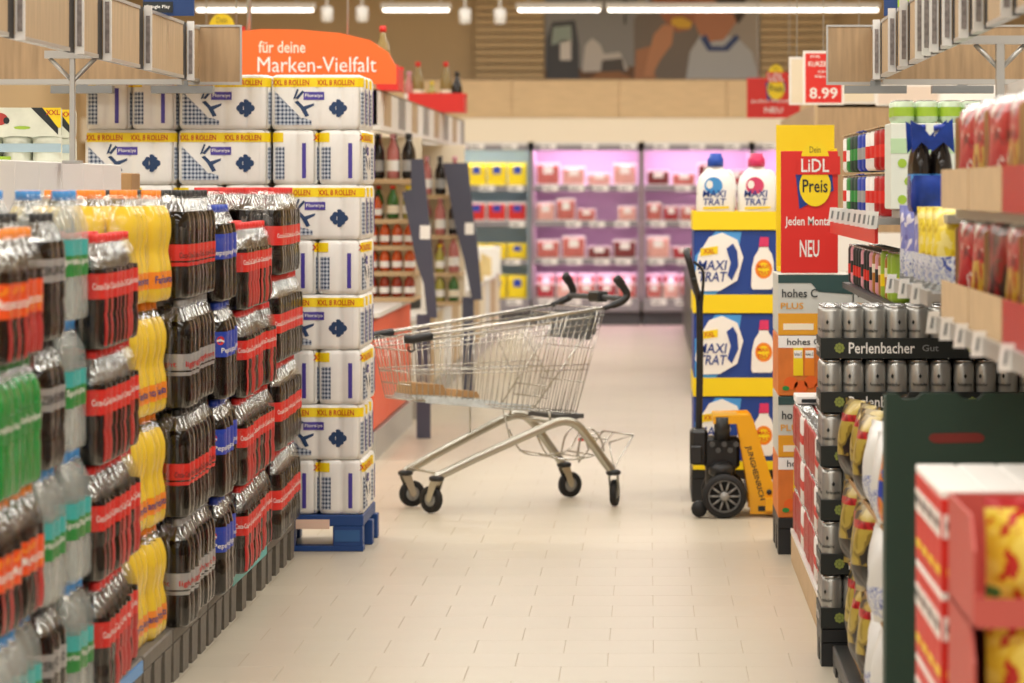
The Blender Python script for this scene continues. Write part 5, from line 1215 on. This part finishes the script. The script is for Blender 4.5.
# ------------------------------------------------------------------ dark green sheet-sided box
GY = 7.94; g0 = at(886, 393, GY)
t = thing('green_box', 'large dark green open box with a hand hole in front of the beer cans', 'box', (g0.x, GY, 0)); W = .75; Hh = g0.z
MB().prism([(0, .13), (W, .13), (W, Hh), (.55, Hh), (.535, Hh-.012), (.50, Hh-.012), (.485, Hh), (.23, Hh), (.215, Hh-.014), (.18, Hh-.014), (.165, Hh), (.085, Hh), (.07, Hh-.014), (.04, Hh-.014), (.025, Hh), (0, Hh)], 'y', 0, .012, 'dgreen').build('front_panel', t)
MB().box(0, .012, .012, .10, .13, Hh-.01, 'dgreen').build('side_panel', t); MB().box(.0, W, .10, .112, .13, Hh-.02, 'dgreen').build('back_panel', t)
MB().box(.0, W, .012, .10, .13, .14, 'dgreen').build('box_floor', t)
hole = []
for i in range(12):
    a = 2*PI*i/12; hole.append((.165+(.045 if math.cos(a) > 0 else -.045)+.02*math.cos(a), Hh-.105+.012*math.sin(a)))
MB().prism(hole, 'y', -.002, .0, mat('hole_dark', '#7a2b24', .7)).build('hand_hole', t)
for k, (a, b) in enumerate(((.03, .16), (.24, .48), (.56, .74))):
    f = MB(); n = 8; v_ = []
    for j in range(3):
        for i in range(n+1): v_.append((a+(b-a)*i/n, .03+.03*j, Hh-.03+.03*math.sin(PI*i/n)+.008*random.random()))
    f.add(v_, [(j*(n+1)+i, j*(n+1)+i+1, (j+1)*(n+1)+i+1, (j+1)*(n+1)+i) for j in range(2) for i in range(n)], 'pet', True); f.build('plastic_liner', t)
pallet('display_pallet', 'black pallet under the dark green box', g0.x-.0, g0.x+.75, GY, GY+.115, .129, 'black')
# ------------------------------------------------------------------ red tea boxes nearest the camera
TY2 = 6.3; r0 = Vector((.543, 6.3, .89)); bz = r0.z
salmon = mat('salmon_card', '#c65a52', .5)
pallet('display_pallet', 'black pallet under the nearest red and white boxes', r0.x-.004, r0.x+.60, 5.75, 6.92, .13, 'black')
bw, bd, bh_ = .082, .15, .19
bm_ = MB().cbox(0, bw-.002, 0, bd-.002, 0, bh_-.016, 'red', .002).mesh('carton'); lid_ = MB().cbox(0, bw-.002, 0, bd-.002, bh_-.016, bh_, 'paper', .003).mesh('lid')
def box_prints():
    p = MB()
    for z0 in (.125,): p.box(.004, bw-.006, -.0015, 0, .10, .145, 'paper')
    p.prism([(.01, .115), (bw-.02, .125), (bw-.02, .14), (.01, .13)], 'y', -.0025, -.0015, 'text_dark'); p.box(.012, bw-.014, -.0015, 0, .03, .045, 'yellow'); p.box(.02, bw-.024, -.0015, 0, .062, .075, 'paper')
    p.box(-.0015, 0, .01, bd-.012, .10, .145, 'paper'); p.prism([(.03, .115), (bd-.03, .12), (bd-.03, .135), (.03, .13)], 'x', -.0025, -.0015, 'text_dark'); p.box(-.0015, 0, .02, bd-.03, .03, .045, 'yellow')
    return p.mesh('print')
bp_ = box_prints()
for L in range(4):
    zz = bz-bh_*(4-L)
    if zz < .13: zz = .131
    for i in range(6):
        for j in range(4):
            t = thing('tea_box', f'red box with white lid, {["bottom","second","third","top"][L]} layer, {NTH[i].replace("nearest","first")} from the aisle in the {["front","second","third","rear"][j]} row', 'box', (r0.x+i*bw, TY2+j*bd, zz), 0, 'red boxes with white lids')
            obj('carton', bm_, t); obj('lid', lid_, t); obj('print', bp_, t)
for L in range(4):
    t = thing('display_carton', f'salmon display carton of snack bags, {["bottom","second","third","top"][L]} one in the nearest stack', 'display box', (r0.x+.01, 5.78, .131+L*.19), 0, 'salmon display cartons')
    W, D, Hh = .52, .48, .187
    MB().box(0, W, 0, D, 0, .004, salmon).build('box_floor', t)
    MB().prism([(0, 0), (D, 0), (D, Hh), (.06, Hh), (0, Hh*.7)], 'x', 0, .005, salmon).build('side', t); MB().prism([(0, 0), (D, 0), (D, Hh), (.06, Hh), (0, Hh*.7)], 'x', W-.005, W, salmon).build('side', t)
    MB().box(.005, W-.005, 0, .005, .004, .05, salmon).build('front_lip', t); MB().box(.005, W-.005, D-.005, D, .004, Hh, salmon).build('back', t)
    for p in range(3):
        bag('yellowmix', r0.x+.01+.105+p*.165, 5.86, .137+L*.19, PI/2, f'yellow and red snack bag, {["first","second","third"][p]} in the {["bottom","second","third","top"][L]} salmon carton', 'snack bags in salmon cartons')
# far gondola whose wood top shows under the placards
t = thing('wood_gondola', 'wooden topped shelf row beyond the pallet truck under the placards', 'shelf', (.95, 19.0, 0))
for k in range(6): MB().box(-.02, 0, k*.8, k*.8+.79, 1.72, 1.92, 'wood').build('board', t)
MB().box(0, .9, 0, .02, 1.2, 1.92, 'wood_dark').build('end_board', t); MB().box(0, .9, 0, 4.8, 0, 1.2, 'alu_white').build('carcass', t)
MB().box(0, .9, 0, 4.8, 1.90, 1.92, 'wood').build('top', t)
import re as _re
print('LONG', [k for k in LABELS if len(_re.findall(r"[\w']+", k)) > 16])
print('OBJECTS', len(bpy.data.objects), 'DUP', [(k, len(v)) for k, v in LABELS.items() if len(v) > 1][:20])
